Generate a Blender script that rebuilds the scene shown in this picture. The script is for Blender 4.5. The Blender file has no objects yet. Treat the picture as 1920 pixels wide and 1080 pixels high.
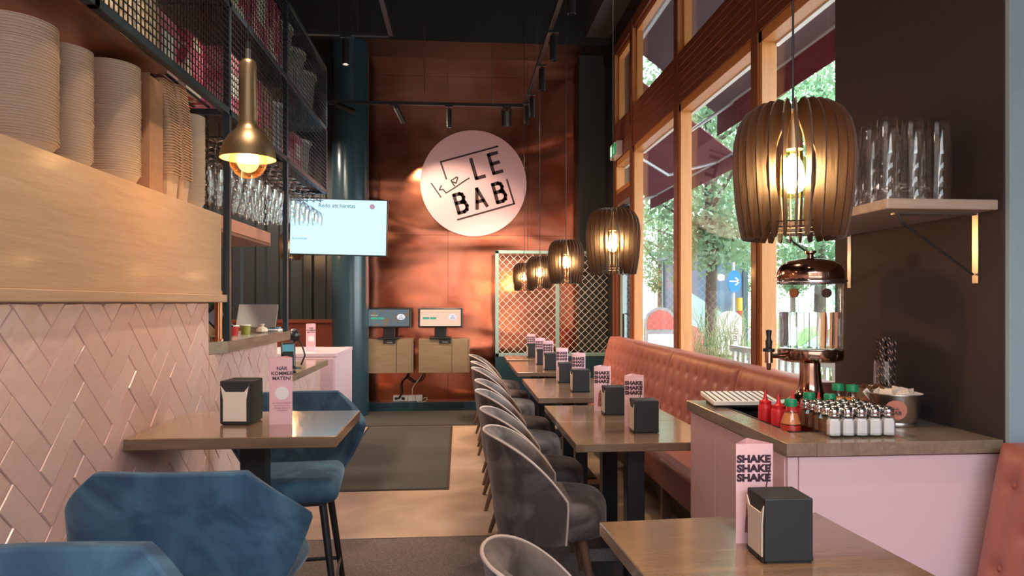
import bpy, bmesh, math, random
from mathutils import Vector, Matrix
PI = math.pi
rnd = random.Random(7)
SC = bpy.context.scene
COL = SC.collection
# ------------------------------------------------------------------ camera
TH = math.atan(98 / 1290)
cam_d = bpy.data.cameras.new('camera'); cam = bpy.data.objects.new('camera', cam_d); COL.objects.link(cam)
cam.location = (0, 0, 1.41); cam.rotation_euler = (PI / 2, 0, -TH)
cam_d.sensor_width = 36; cam_d.lens = 36 * 1290 / 1920; cam_d.shift_y = 27 / 1920; cam_d.clip_start = .05; cam_d.clip_end = 300
SC.camera = cam
# ------------------------------------------------------------------ world, exposure
W = bpy.data.worlds.new('sky'); SC.world = W; W.use_nodes = True
wn = W.node_tree.nodes; wl = W.node_tree.links
bg = wn['Background']; tc = wn.new('ShaderNodeTexCoord'); sp = wn.new('ShaderNodeSeparateXYZ'); cr = wn.new('ShaderNodeValToRGB')
wl.new(tc.outputs['Generated'], sp.inputs[0]); wl.new(sp.outputs['Z'], cr.inputs[0]); wl.new(cr.outputs[0], bg.inputs[0])
cr.color_ramp.elements[0].color = (.88, .95, 1, 1); cr.color_ramp.elements[1].color = (.72, .86, 1, 1)
bg.inputs[1].default_value = 7.0
SC.view_settings.view_transform = 'Standard'; SC.view_settings.look = 'None'; SC.view_settings.gamma = 1
SC.view_settings.use_curve_mapping = False
SC.view_settings.exposure = 0.6
SC.cycles.use_denoising = True
SC.cycles.max_bounces = 8; SC.cycles.diffuse_bounces = 4; SC.cycles.glossy_bounces = 4; SC.cycles.transparent_max_bounces = 32
SC.cycles.caustics_reflective = False; SC.cycles.caustics_refractive = False
SC.cycles.sample_clamp_indirect = 6
WARM = (1, .62, .32)
def lamp(kind, name, loc, power, color, parent=None, rot=(0, 0, 0), **kw):
    d = bpy.data.lights.new(name, kind); d.energy = power; d.color = color
    for k, v in kw.items(): setattr(d, k, v)
    o = bpy.data.objects.new(name, d); COL.objects.link(o); o.location = loc; o.rotation_euler = rot
    if parent: o.parent = parent
    return o
def portal(name, loc, rot, sx, sy):      # light portals in the real window openings: they emit nothing
    o = lamp('AREA', name, loc, 1, (1, 1, 1), rot=rot, shape='RECTANGLE', size=sx, size_y=sy); o.data.cycles.is_portal = True
lamp('SUN', 'sun', (0, 0, 12), 5.5, (1, .95, .86), rot=(math.radians(-12), math.radians(-48), 0), angle=math.radians(3))
portal('daylight_portal', (2.02, 6.2, 2.5), (0, PI / 2, 0), 4, 6.2)
portal('daylight_portal', (0.3, -1.9, 1.9), (PI / 2, 0, 0), 4.2, 3.0)
# ------------------------------------------------------------------ materials
MC = {}
def new_mat(name):
    m = bpy.data.materials.new(name); m.use_nodes = True
    return m, m.node_tree.nodes, m.node_tree.links, m.node_tree.nodes['Principled BSDF']
def mat(name, c, rough=.5, metal=0, c2=None, scale=8, stretch=(1, 1, 1), bump=0, bscale=None, coat=0, sheen=0, emit=None, estr=0, contrast=(.3, .7), detail=5, dist=0, spec=.5, bdist=.01):
    if name in MC: return MC[name]
    m, n, l, b = new_mat(name)
    b.inputs['Base Color'].default_value = (*c, 1); b.inputs['Roughness'].default_value = rough; b.inputs['Metallic'].default_value = metal
    b.inputs['Coat Weight'].default_value = coat; b.inputs['Coat Roughness'].default_value = .12; b.inputs['Specular IOR Level'].default_value = spec
    if sheen: b.inputs['Sheen Weight'].default_value = sheen; b.inputs['Sheen Roughness'].default_value = .35; b.inputs['Sheen Tint'].default_value = (*[min(1, x * 2.5 + .25) for x in c], 1)
    if emit: b.inputs['Emission Color'].default_value = (*emit, 1); b.inputs['Emission Strength'].default_value = estr
    if c2 or bump:
        t = n.new('ShaderNodeTexCoord'); mp = n.new('ShaderNodeMapping'); mp.inputs['Scale'].default_value = stretch; l.new(t.outputs['Object'], mp.inputs[0])
    if c2:
        nz = n.new('ShaderNodeTexNoise'); nz.inputs['Scale'].default_value = scale; nz.inputs['Detail'].default_value = detail; nz.inputs['Distortion'].default_value = dist
        r = n.new('ShaderNodeValToRGB'); r.color_ramp.elements[0].position = contrast[0]; r.color_ramp.elements[1].position = contrast[1]
        r.color_ramp.elements[0].color = (*c, 1); r.color_ramp.elements[1].color = (*c2, 1)
        l.new(mp.outputs[0], nz.inputs[0]); l.new(nz.outputs[0], r.inputs[0]); l.new(r.outputs[0], b.inputs['Base Color'])
    if bump:
        nb = n.new('ShaderNodeTexNoise'); nb.inputs['Scale'].default_value = bscale or scale; nb.inputs['Detail'].default_value = 3; l.new(mp.outputs[0], nb.inputs[0])
        bp = n.new('ShaderNodeBump'); bp.inputs['Strength'].default_value = bump; bp.inputs['Distance'].default_value = bdist; l.new(nb.outputs[0], bp.inputs['Height']); l.new(bp.outputs[0], b.inputs['Normal'])
    MC[name] = m; return m
def clear(name, tint=(1, 1, 1), refl=.6, rough=.02, p=4):
    if name in MC: return MC[name]
    m, n, l, b = new_mat(name); n.remove(b); out = n['Material Output']
    tr = n.new('ShaderNodeBsdfTransparent'); tr.inputs[0].default_value = (*tint, 1); gl = n.new('ShaderNodeBsdfGlossy'); gl.inputs['Roughness'].default_value = rough; gl.inputs[0].default_value = (1, 1, 1, 1)
    lw = n.new('ShaderNodeLayerWeight'); lw.inputs[0].default_value = .5; pw = n.new('ShaderNodeMath'); pw.operation = 'POWER'; pw.inputs[1].default_value = p; mu = n.new('ShaderNodeMath'); mu.operation = 'MULTIPLY_ADD'; mu.inputs[1].default_value = .9 * refl; mu.inputs[2].default_value = .04 * refl
    mx = n.new('ShaderNodeMixShader'); l.new(lw.outputs['Facing'], pw.inputs[0]); l.new(pw.outputs[0], mu.inputs[0]); l.new(mu.outputs[0], mx.inputs[0]); l.new(tr.outputs[0], mx.inputs[1]); l.new(gl.outputs[0], mx.inputs[2]); l.new(mx.outputs[0], out.inputs[0])
    MC[name] = m; return m
def glow(name, c, s):
    if name in MC: return MC[name]
    m, n, l, b = new_mat(name); n.remove(b); e = n.new('ShaderNodeEmission'); e.inputs[0].default_value = (*c, 1); e.inputs[1].default_value = s; l.new(e.outputs[0], n['Material Output'].inputs[0])
    MC[name] = m; return m
def wood(name, a, b_, axis='X', rough=.35, coat=.25, scale=6, planks=0):
    st = {'X': (.6, 6, 6), 'Y': (6, .6, 6), 'Z': (6, 6, .6)}[axis]
    if name in MC: return MC[name]
    m = mat(name, a, rough, 0, b_, scale, st, coat=coat, bump=.08, bscale=18, contrast=(.25, .75), dist=.6)
    if planks:
        n = m.node_tree.nodes; l = m.node_tree.links; b = n['Principled BSDF']; src = b.inputs['Base Color'].links[0].from_socket
        t = n.new('ShaderNodeTexCoord'); mp = n.new('ShaderNodeMapping'); br = n.new('ShaderNodeTexBrick'); l.new(t.outputs['Object'], mp.inputs[0]); l.new(mp.outputs[0], br.inputs[0])
        if axis == 'Y': mp.inputs['Rotation'].default_value = (0, 0, PI / 2)
        br.inputs['Scale'].default_value = 1; br.inputs['Brick Width'].default_value = .42; br.inputs['Row Height'].default_value = planks; br.inputs['Mortar Size'].default_value = .0004
        br.inputs['Color1'].default_value = (.86, .86, .86, 1); br.inputs['Color2'].default_value = (1.0, 1.0, 1.0, 1); br.inputs['Mortar'].default_value = (.7, .7, .7, 1)
        mx = n.new('ShaderNodeMix'); mx.data_type = 'RGBA'; mx.blend_type = 'MULTIPLY'; mx.inputs[0].default_value = 1; l.new(src, mx.inputs[6]); l.new(br.outputs[0], mx.inputs[7]); l.new(mx.outputs[2], b.inputs['Base Color'])
    return m
BLACK = mat('black_steel', (.012, .013, .016), .38)
BLACKP = mat('black_plastic', (.014, .015, .018), .35)
BLUEST = mat('blue_black_steel', (.03, .05, .07), .35, .3)
DARKW = mat('dark_wall_paint', (.008, .009, .0088), .55, bump=.1, bscale=60)
SHADOWW = mat('pillar_plaster', (.036, .025, .027), .7, bump=.35, bscale=120, bdist=.004)
PILLARF = SHADOWW
TEAL = mat('teal_blue_paint', (.022, .065, .088), .3, bump=.05, bscale=3)
TRELT = mat('sage_teal_frame', (.25, .40, .38), .5)
OAK = wood('stained_oak_table', (.23, .145, .088), (.145, .088, .053), 'X', .24, .8, planks=.06)
OAKG = wood('grey_oak_counter', (.33, .25, .19), (.22, .16, .115), 'Y', .25, .45, planks=.06)
PANELW = wood('pale_oak_panel', (.54, .375, .265), (.45, .30, .205), 'Y', .5, .05)
CABW = wood('kiosk_cabinet_oak', (.28, .19, .11), (.20, .135, .075), 'X', .5, .1)
BROWNB = wood('brown_shelf_board', (.20, .075, .035), (.11, .042, .022), 'Y', .35, .2)
REDWOOD = wood('red_brown_window_wood', (.22, .065, .028), (.14, .038, .018), 'Y', .4, .2)
ORANGEW = wood('orange_pine_frame', (.62, .27, .085), (.50, .20, .06), 'Z', .4, .2)
SLAT = wood('dark_walnut_slat', (.050, .021, .009), (.026, .011, .006), 'Z', .5, .0, 10)
LEGW = wood('brown_chair_leg', (.17, .095, .06), (.11, .06, .04), 'Z', .4, .1)
PINK = mat('pink_lacquer', (.76, .56, .61), .35, coat=.2)
PINKD = mat('pink_panel_matt', (.64, .42, .47), .4)
PINKC = mat('pink_card', (.86, .52, .57), .5)
PINKT = mat('pink_table_tent_card', (.84, .54, .59), .45)
WHITE = mat('white_card', (.85, .84, .82), .5)
CREAM = mat('cream_napkin_paper', (.80, .70, .60), .8)
INK = mat('dark_plum_ink', (.035, .012, .025), .5)
SIGNP = mat('pale_pink_sign', (.84, .54, .57), .45)
INKB = mat('dark_brown_ink', (.05, .02, .02), .5)
COPPER = None
BRASS = mat('aged_brass', (.42, .32, .20), .42, 1, (.33, .24, .14), 4, bump=.03, bscale=9)
BRASSI = mat('brass_inside', (.9, .6, .3), .35, .6)
ROSEG = mat('rose_copper_metal', (.46, .26, .19), .12, 1)
CHROME = mat('chrome', (.75, .75, .76), .12, 1)
STEEL = mat('brushed_steel', (.50, .48, .45), .28, 1)
GREYV = mat('taupe_velvet', (.058, .044, .043), .8, c2=(.16, .135, .13), scale=6, sheen=.5, contrast=(.40, .70), dist=1.2, bump=.12, bscale=25)
PIPING = mat('light_piping', (.55, .46, .43), .6)
BLUEV = mat('blue_velvet', (.016, .050, .10), .8, c2=(.045, .115, .18), scale=6, sheen=.45, contrast=(.40, .66), dist=1.4, bump=.12, bscale=25)
SALMON = mat('salmon_leatherette', (.335, .112, .090), .38, bump=.05, bscale=60, bdist=.003)
KRAFT = mat('kraft_paper', (.60, .49, .39), .8, c2=(.54, .43, .34), scale=4)
KRAFTB = mat('brown_kraft_card', (.42, .22, .12), .75, c2=(.36, .18, .10), scale=30)
KRAFTF = mat('fluted_kraft_card', (.62, .42, .28), .8, c2=(.56, .37, .24), scale=20)
CHAIN = mat('dark_chain', (.05, .045, .04), .4, .8)
GLASS = clear('clear_glass', (.97, .98, .98), 1.1, .04, 2.2)
PANE = clear('window_pane', (.97, .985, .98), .7, .0, 5)
BULBG = clear('amber_bulb_glass', (1, .82, .55), .8)
FIL = glow('hot_filament', (1, .68, .32), 90)
GLOWB = glow('glowing_inner_bulb', (1, .60, .24), 9)
SPOTF = glow('lit_spot_lens', (1, .80, .60), 14)
# ------------------------------------------------------------------ mesh helpers
class MB:
    def __init__(s): s.bm = bmesh.new()
    def _new(s, f0): return [v for v in s.bm.verts if v.index == -1]
    def box(s, x0, x1, y0, y1, z0, z1, bev=0, seg=2, rot=None):
        r = bmesh.ops.create_cube(s.bm, size=1); vs = r['verts']
        M = Matrix.Translation(((x0 + x1) / 2, (y0 + y1) / 2, (z0 + z1) / 2)) @ (rot or Matrix()) @ Matrix.Diagonal((abs(x1 - x0), abs(y1 - y0), abs(z1 - z0), 1))
        bmesh.ops.transform(s.bm, matrix=M, verts=vs)
        if bev:
            es = list({e for v in vs for e in v.link_edges})
            bmesh.ops.bevel(s.bm, geom=es, offset=bev, segments=seg, profile=.5, affect='EDGES')
        return s
    def prism(s, pts, h0, h1, axis='Z'):
        def P(a, b, h): return {'Z': (a, b, h), 'Y': (a, h, b), 'X': (h, a, b)}[axis]
        lo = [s.bm.verts.new(P(a, b, h0)) for a, b in pts]; hi = [s.bm.verts.new(P(a, b, h1)) for a, b in pts]; n = len(pts)
        s.bm.faces.new(lo[::-1]); s.bm.faces.new(hi)
        for i in range(n): s.bm.faces.new((lo[i], lo[(i + 1) % n], hi[(i + 1) % n], hi[i]))
        return s
    def lathe(s, prof, n=32, c=(0, 0), cap=True):
        rings = []
        for r, z in prof: rings.append([s.bm.verts.new((c[0] + r * math.cos(2 * PI * k / n), c[1] + r * math.sin(2 * PI * k / n), z)) for k in range(n)])
        for a, b in zip(rings, rings[1:]):
            for k in range(n): s.bm.faces.new((a[k], a[(k + 1) % n], b[(k + 1) % n], b[k]))
        if cap:
            if prof[0][0] > 1e-5: s.bm.faces.new(rings[0][::-1])
            if prof[-1][0] > 1e-5: s.bm.faces.new(rings[-1])
        return s
    def tube(s, pts, r, n=8, closed=False, cap=True):
        pts = [Vector(p) for p in pts]; m = len(pts); rings = []; rr = r if isinstance(r, (list, tuple)) else [r] * m
        up = None
        for i, p in enumerate(pts):
            d = (pts[(i + 1) % m] - pts[i - 1]) if closed else (pts[min(i + 1, m - 1)] - pts[max(i - 1, 0)])
            d.normalize()
            if up is None: up = Vector((0, 0, 1)) if abs(d.z) < .9 else Vector((1, 0, 0))
            a = d.cross(up).normalized(); up = a.cross(d).normalized()
            rings.append([s.bm.verts.new(p + rr[i] * (math.cos(2 * PI * k / n) * a + math.sin(2 * PI * k / n) * up)) for k in range(n)])
        pr = list(zip(rings, rings[1:])) + ([(rings[-1], rings[0])] if closed else [])
        for a, b in pr:
            for k in range(n): s.bm.faces.new((a[k], b[k], b[(k + 1) % n], a[(k + 1) % n]))
        if not closed and cap: s.bm.faces.new(rings[0]); s.bm.faces.new(rings[-1][::-1])
        return s
    def cyl(s, a, b, r, r2=None, n=16): return s.tube([a, b], [r, r if r2 is None else r2], n)
    def sphere(s, c, r, sz=(1, 1, 1), u=20, v=12):
        q = bmesh.ops.create_uvsphere(s.bm, u_segments=u, v_segments=v, radius=r)
        bmesh.ops.transform(s.bm, matrix=Matrix.Translation(c) @ Matrix.Diagonal((*sz, 1)), verts=q['verts']); return s
    def grid(s, f, nu, nv, thick=None):
        """closed or open surface from f(u,v); with thick: f(u,v,side)"""
        if thick is None:
            g = [[s.bm.verts.new(f(i / nu, j / nv)) for j in range(nv + 1)] for i in range(nu + 1)]
            for i in range(nu):
                for j in range(nv): s.bm.faces.new((g[i][j], g[i + 1][j], g[i + 1][j + 1], g[i][j + 1]))
        else:
            g = [[[s.bm.verts.new(f(i / nu, j / nv, sd)) for j in range(nv + 1)] for i in range(nu + 1)] for sd in (0, 1)]
            for sd in (0, 1):
                for i in range(nu):
                    for j in range(nv):
                        q = (g[sd][i][j], g[sd][i + 1][j], g[sd][i + 1][j + 1], g[sd][i][j + 1]); s.bm.faces.new(q if sd else q[::-1])
            ring = [(i, 0) for i in range(nu)] + [(nu, j) for j in range(nv)] + [(i, nv) for i in range(nu, 0, -1)] + [(0, j) for j in range(nv, 0, -1)]
            for a, b in zip(ring, ring[1:] + ring[:1]):
                s.bm.faces.new((g[0][a[0]][a[1]], g[0][b[0]][b[1]], g[1][b[0]][b[1]], g[1][a[0]][a[1]]))
        return s
    def mesh(s, name, m, smooth=0):
        bmesh.ops.recalc_face_normals(s.bm, faces=s.bm.faces)
        me = bpy.data.meshes.new(name)
        if smooth:
            for f in s.bm.faces: f.smooth = True
            for e in s.bm.edges:
                if len(e.link_faces) == 2 and e.calc_face_angle(0) > math.radians(smooth): e.smooth = False
        s.bm.to_mesh(me); s.bm.free(); me.materials.append(m); return me
    def build(s, name, m, parent=None, smooth=0, loc=(0, 0, 0), label=None, **kw):
        o = bpy.data.objects.new(name, s.mesh(name, m, smooth)); COL.objects.link(o); o.location = loc
        if parent: o.parent = parent
        if label: o['label'] = label
        return o
def thing(name, label, cat, loc=(0, 0, 0), rz=0, group=None):
    o = bpy.data.objects.new(name, None); COL.objects.link(o); o.empty_display_size = .1
    o.location = loc; o.rotation_euler = (0, 0, rz); o['label'] = label; o['category'] = cat
    if group: o['group'] = group
    return o
def tag(o, label, cat, group=None, kind=None):
    o['label'] = label; o['category'] = cat
    if group: o['group'] = group
    if kind: o['kind'] = kind
    return o
def struct(name, mb, m, smooth=0, parent=None):
    o = mb.build(name, m, parent, smooth)
    if not parent: o['kind'] = 'structure'
    return o
def tree(o):
    return [c for c in COL.objects if c.parent == o]
KIDS = {}
def dup(root, loc, rz=None, label=None, group=None):
    if root.name not in KIDS:
        def rec(o): return [(c, rec(c)) for c in tree(o)]
        KIDS[root.name] = rec(root)
    def cp(o, kids, par):
        c = o.copy(); COL.objects.link(c); c.parent = par
        for k, kk in kids: cp(k, kk, c)
        return c
    r = cp(root, KIDS[root.name], None); r.location = loc
    if rz is not None: r.rotation_euler = (0, 0, rz)
    if label: r['label'] = label
    if group: r['group'] = group
    return r
def part(name, me, parent, loc=(0, 0, 0), rot=(0, 0, 0)):
    o = bpy.data.objects.new(name, me); COL.objects.link(o); o.parent = parent; o.location = loc; o.rotation_euler = rot; return o
def text(name, body, size, m, parent, loc, rot=(PI / 2, 0, 0), bold=0, align='CENTER', ext=.0004, space=1, line=1, sx=1):
    c = bpy.data.curves.new('t', 'FONT'); c.body = body; c.size = size; c.offset = bold; c.extrude = ext; c.align_x = align; c.space_character = space; c.space_line = line; c.resolution_u = 3
    t = bpy.data.objects.new('t', c); COL.objects.link(t)
    bpy.context.view_layer.update()
    me = bpy.data.meshes.new_from_object(t.evaluated_get(bpy.context.evaluated_depsgraph_get())); bpy.data.objects.remove(t)
    me.name = name; me.materials.clear(); me.materials.append(m)
    o = bpy.data.objects.new(name, me); COL.objects.link(o); o.location = loc; o.rotation_euler = rot; o.scale = (sx, 1, 1)
    if parent: o.parent = parent
    return o
def stroke(mb, pts, w, y0, y1):
    """flat strokes in the XZ plane"""
    for (ax, az), (bx, bz) in zip(pts, pts[1:]):
        d = Vector((bx - ax, bz - az)); L = d.length
        if L < 1e-6: continue
        d /= L; n = Vector((-d.y, d.x)) * w / 2; e = d * w * .35
        q = [(ax - e.x + n.x, az - e.y + n.y), (ax - e.x - n.x, az - e.y - n.y), (bx + e.x - n.x, bz + e.y - n.y), (bx + e.x + n.x, bz + e.y + n.y)]
        mb.prism(q, y0, y1, 'Y')
ORD = ['first', 'second', 'third', 'fourth', 'fifth', 'sixth', 'seventh', 'eighth', 'ninth', 'tenth']
# ================================================================== SETTING
def concrete():
    m = mat('worn_concrete_floor', (.50, .35, .25), .4, 0, (.27, .185, .13), 1.9, bump=.1, bscale=30, contrast=(.3, .72), dist=.5, bdist=.003); return m
struct('floor', MB().box(-3.6, 2.1, -2, 9.6, -.1, 0), concrete())
struct('ceiling', MB().box(-3.6, 2.1, -2, 9.6, 5.6, 5.7), DARKW)
# copper back wall (metal sheets with seams)
def copper_mat():
    m, n, l, b = new_mat('polished_copper_sheet'); b.inputs['Metallic'].default_value = 1; b.inputs['Roughness'].default_value = .2
    t = n.new('ShaderNodeTexCoord')
    nz = n.new('ShaderNodeTexNoise'); nz.inputs['Scale'].default_value = 1.6; nz.inputs['Detail'].default_value = 6; nz.inputs['Distortion'].default_value = .8; l.new(t.outputs['Object'], nz.inputs[0])
    r = n.new('ShaderNodeValToRGB'); r.color_ramp.elements[0].position = .3; r.color_ramp.elements[1].position = .72; r.color_ramp.elements[0].color = (.50, .13, .065, 1); r.color_ramp.elements[1].color = (.86, .33, .20, 1); l.new(nz.outputs[0], r.inputs[0]); l.new(r.outputs[0], b.inputs['Base Color'])
    mp = n.new('ShaderNodeMapping'); mp.inputs['Scale'].default_value = (.6, 1, 1.9); l.new(t.outputs['Object'], mp.inputs[0])
    nb = n.new('ShaderNodeTexNoise'); nb.inputs['Scale'].default_value = 1.1; nb.inputs['Detail'].default_value = 1.0; nb.inputs['Distortion'].default_value = .5; l.new(mp.outputs[0], nb.inputs[0])
    bp = n.new('ShaderNodeBump'); bp.inputs['Strength'].default_value = .42; bp.inputs['Distance'].default_value = .08; l.new(nb.outputs[0], bp.inputs['Height']); l.new(bp.outputs[0], b.inputs['Normal'])
    m2 = n.new('ShaderNodeMapRange'); m2.inputs['To Min'].default_value = .08; m2.inputs['To Max'].default_value = .30; l.new(nz.outputs[0], m2.inputs[0]); l.new(m2.outputs[0], b.inputs['Roughness'])
    return m
COPPER = copper_mat()
cw = struct('wall_back', MB().box(-3.6, 2.1, 9.2, 9.3, 0, 5.6), DARKW)
sheets = MB()
for x0, x1 in ((-1.235, -.155), (-.155, .905), (.905, 1.60)):
    for z0, z1 in ((.10, 2.30), (2.30, 4.40), (4.40, 4.9)):
        sheets.box(x0 + .0015, x1 - .0015, 9.15, 9.2, z0 + .0015, z1 - .0015)
cs = sheets.build('copper_sheets', COPPER, cw); cs['label'] = 'polished reddish copper sheets'
struct('trim_1', MB().box(-1.33, 1.6, 9.04, 9.2, 0, .105, .004).box(-1.33, 1.6, 9.0, 9.05, 0, .03), TEAL)
struct('trim_2', MB().box(-1.30, -1.237, 9.10, 9.2, .105, 4.9, .004), TEAL)
struct('trim_3', MB().box(1.60, 1.635, 9.02, 9.2, .105, 4.75, .003), mat('rose_edge_strip', (.45, .22, .18), .3, .6))
struct('ceiling_bulkhead', MB().box(-3.6, 2.1, 8.55, 9.15, 4.64, 5.6), DARKW)
struct('ceiling_soffit', MB().box(1.58, 2.1, -2, 8.55, 4.74, 5.6), mat('soffit_grey', (.07, .075, .078), .5))
struct('wall_pillar', MB().box(1.56, 2.1, 8.9, 9.15, 0, 4.64), mat('dark_green_grey_wall', (.030, .036, .033), .5, bump=.05, bscale=40))
# ribbed dark metal on the far left of the back wall
rib = MB().box(-3.6, -1.62, 9.14, 9.2, 1.19, 4.64)
x = -3.55
while x < -1.66:
    rib.prism([(x, 9.14), (x + .03, 9.11), (x + .13, 9.11), (x + .16, 9.14)], 1.19, 4.64); x += .30
struct('wall_ribbed', rib, mat('ribbed_blue_black_metal', (.020, .026, .030), .35, .2))
struct('baseboard_back', MB().box(-3.6, -1.62, 8.98, 9.14, 0, 1.19, .005).box(-3.6, -1.62, 8.95, 9.14, 1.15, 1.19), mat('rust_brown_panel', (.18, .045, .025), .35, .4))
# round teal column
struct('column_round', MB().lathe([(.225, 0), (.225, 4.64)], 48, (-1.36, 8.72)), mat('glossy_teal_column', (.025, .058, .080), .22, .1), 40)
# wall behind the kitchen on the left
struct('wall_left', MB().box(-3.7, -3.6, -2, 9.3, 0, 5.6), mat('rust_wall_paint', (.16, .055, .035), .6))
struct('wall_kitchen', MB().box(-3.6, -1.66, -1.9, -1.8, 0, 5.6), mat('pale_kitchen_wall', (.30, .25, .22), .6))
# front facade behind the camera, with its shop window
fr = MB().box(-3.6, -1.9, -2.05, -1.95, 0, 5.6).box(2.3, 2.6, -2.05, -1.95, 0, 5.6).box(-1.9, 2.3, -2.05, -1.95, 3.5, 5.6).box(-1.9, 2.3, -2.05, -1.95, 0, .4)
struct('wall_front', fr, DARKW)
# right wall: plaster pillar, wall under windows
struct('wall_right', MB().box(1.865, 2.08, 3.13, 8.9, 0, .80).box(1.85, 1.97, 3.13, 8.3, .78, .82, .004), mat('wall_under_window', (.16, .15, .15), .6))
struct('pillar', MB().box(1.775, 2.3, 2.12, 3.14, 0, 5.6, .004), SHADOWW)
struct('pillar_front', MB().box(1.777, 2.3, 2.10, 2.12, 0, 5.6, .002), mat('daylit_plaster', (.30, .42, .49), .8, bump=.5, bscale=90, bdist=.004))  # cool daylight on the pillar's front face, put into its plaster colour
struct('wall_right_front', MB().box(2.3, 2.4, -2, 2.2, 0, 5.6), SHADOWW)
struct('wall_right_top', MB().box(1.88, 2.08, 3.14, 8.9, 4.50, 4.76), DARKW)
struct('wall_corner', MB().box(1.9, 2.08, 8.24, 8.9, 0, 4.6), DARKW)
# ------------------------------------------------------------------ window wall
YB = [3.13, 4.19, 5.76, 7.31, 8.15]
posts = [(4.19, 4.26), (5.76, 5.85), (7.31, 7.40), (8.15, 8.24)]
for i, (a, b) in enumerate(posts):
    m = MB().box(1.861, 1.965, a, b, .8 if i < 3 else 0, 4.46, .003)
    p = struct('trim_%d' % (10 + i), m, ORANGEW)
    MB().box(1.852, 1.861, a - .004, b + .004, .8, 4.46, .001).build('face_strip', REDWOOD, p)
    MB().box(1.935, 1.95, a - .012, a, .82, 3.1).build('gasket', BLACKP, p)
    MB().box(1.951, 1.967, a - .014, a, .82, 3.1).build('glazing_bead', WHITE, p)
tb = MB()
for k in range(7): tb.box(1.862, 1.93, 3.14, 8.24, 3.10 + k * .0629 + .0012, 3.10 + (k + 1) * .0629 - .0012, .002, 1)
tp = struct('trim_transom', tb, REDWOOD)
struct('trim_header', MB().box(1.862, 1.97, 3.14, 8.24, 4.38, 4.50, .003), REDWOOD)
for i, (a, b) in enumerate(((3.14, 4.19), (4.26, 5.76), (5.85, 7.31), (7.40, 8.15))):
    zb = .82 if i < 3 else 2.70
    f = MB()
    f.box(1.87, 1.965, a, b, 3.03, 3.10, .002)
    f.box(1.87, 1.965, a, b, zb, zb + .05, .002)
    f.box(1.87, 1.965, b - .05, b, zb, 3.1, .002)
    f.box(1.90, 1.965, b - .05, b, 3.54, 4.38, .002).box(1.90, 1.965, a, b, 3.54, 3.57, .002).box(1.90, 1.965, a, b, 4.33, 4.38, .002).box(1.90, 1.965, a, a + .03, 3.54, 4.38, .002)
    w = struct('window_%d' % (i + 1), f, ORANGEW)
    MB().box(1.940, 1.946, a + .005, b - .01, zb, 3.08).build('pane', PANE, w)
    MB().box(1.940, 1.946, a + .005, b - .01, 3.55, 4.36).build('upper_pane', PANE, w)
    MB().box(1.966, 2.0, a, b, 3.02, 3.09).build('outer_rail', WHITE, w)
# entrance door in the far bay
dr = struct('door_1', MB().box(1.87, 1.98, 7.42, 8.15, 2.58, 2.70, .003).box(1.87, 1.98, 8.05, 8.15, 0, 2.58, .003), REDWOOD)
MB().box(1.90, 1.95, 7.44, 7.56, .05, 2.5).box(1.90, 1.95, 7.92, 8.04, .05, 2.5).box(1.90, 1.95, 7.56, 7.92, .05, .3).box(1.90, 1.95, 7.56, 7.92, 2.38, 2.5).build('door_leaf', mat('sage_door_paint', (.33, .42, .42), .4), dr)
MB().box(1.92, 1.926, 7.56, 7.92, .3, 2.38).build('pane', PANE, dr)
MB().tube([(1.88, 7.60, .75), (1.83, 7.60, .75), (1.83, 7.60, 1.28), (1.88, 7.60, 1.28)], .011, 8).build('door_handle', BLACK, dr)
MB().box(1.83, 1.90, 7.6, 7.95, 2.44, 2.52, .01).build('door_closer', BLACKP, dr)
# exit sign
ex = thing('exit_sign', 'small green and white emergency exit sign on the wood band above the far door', 'exit sign', (1.80, 7.93, 3.10))
MB().box(-.012, .06, -.17, .17, 0, .17, .006).build('housing', WHITE, ex)
MB().box(-.016, -.012, -.155, .155, .02, .15).build('sign_face', mat('exit_green', (.02, .28, .09), .4, emit=(.02, .35, .1), estr=.4), ex)
fg = MB(); fg.sphere((-.018, -.03, .125), .012, (.2, 1, 1)); fg.box(-.019, -.016, -.045, -.02, .07, .11); fg.box(-.019, -.016, -.06, -.045, .035, .075); fg.box(-.019, -.016, -.02, -.005, .03, .075); fg.box(-.019, -.016, .05, .12, .03, .14)
fg.build('running_figure', mat('exit_white', (.8, .9, .82), .4, emit=(.8, 1, .85), estr=.5), ex)
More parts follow.
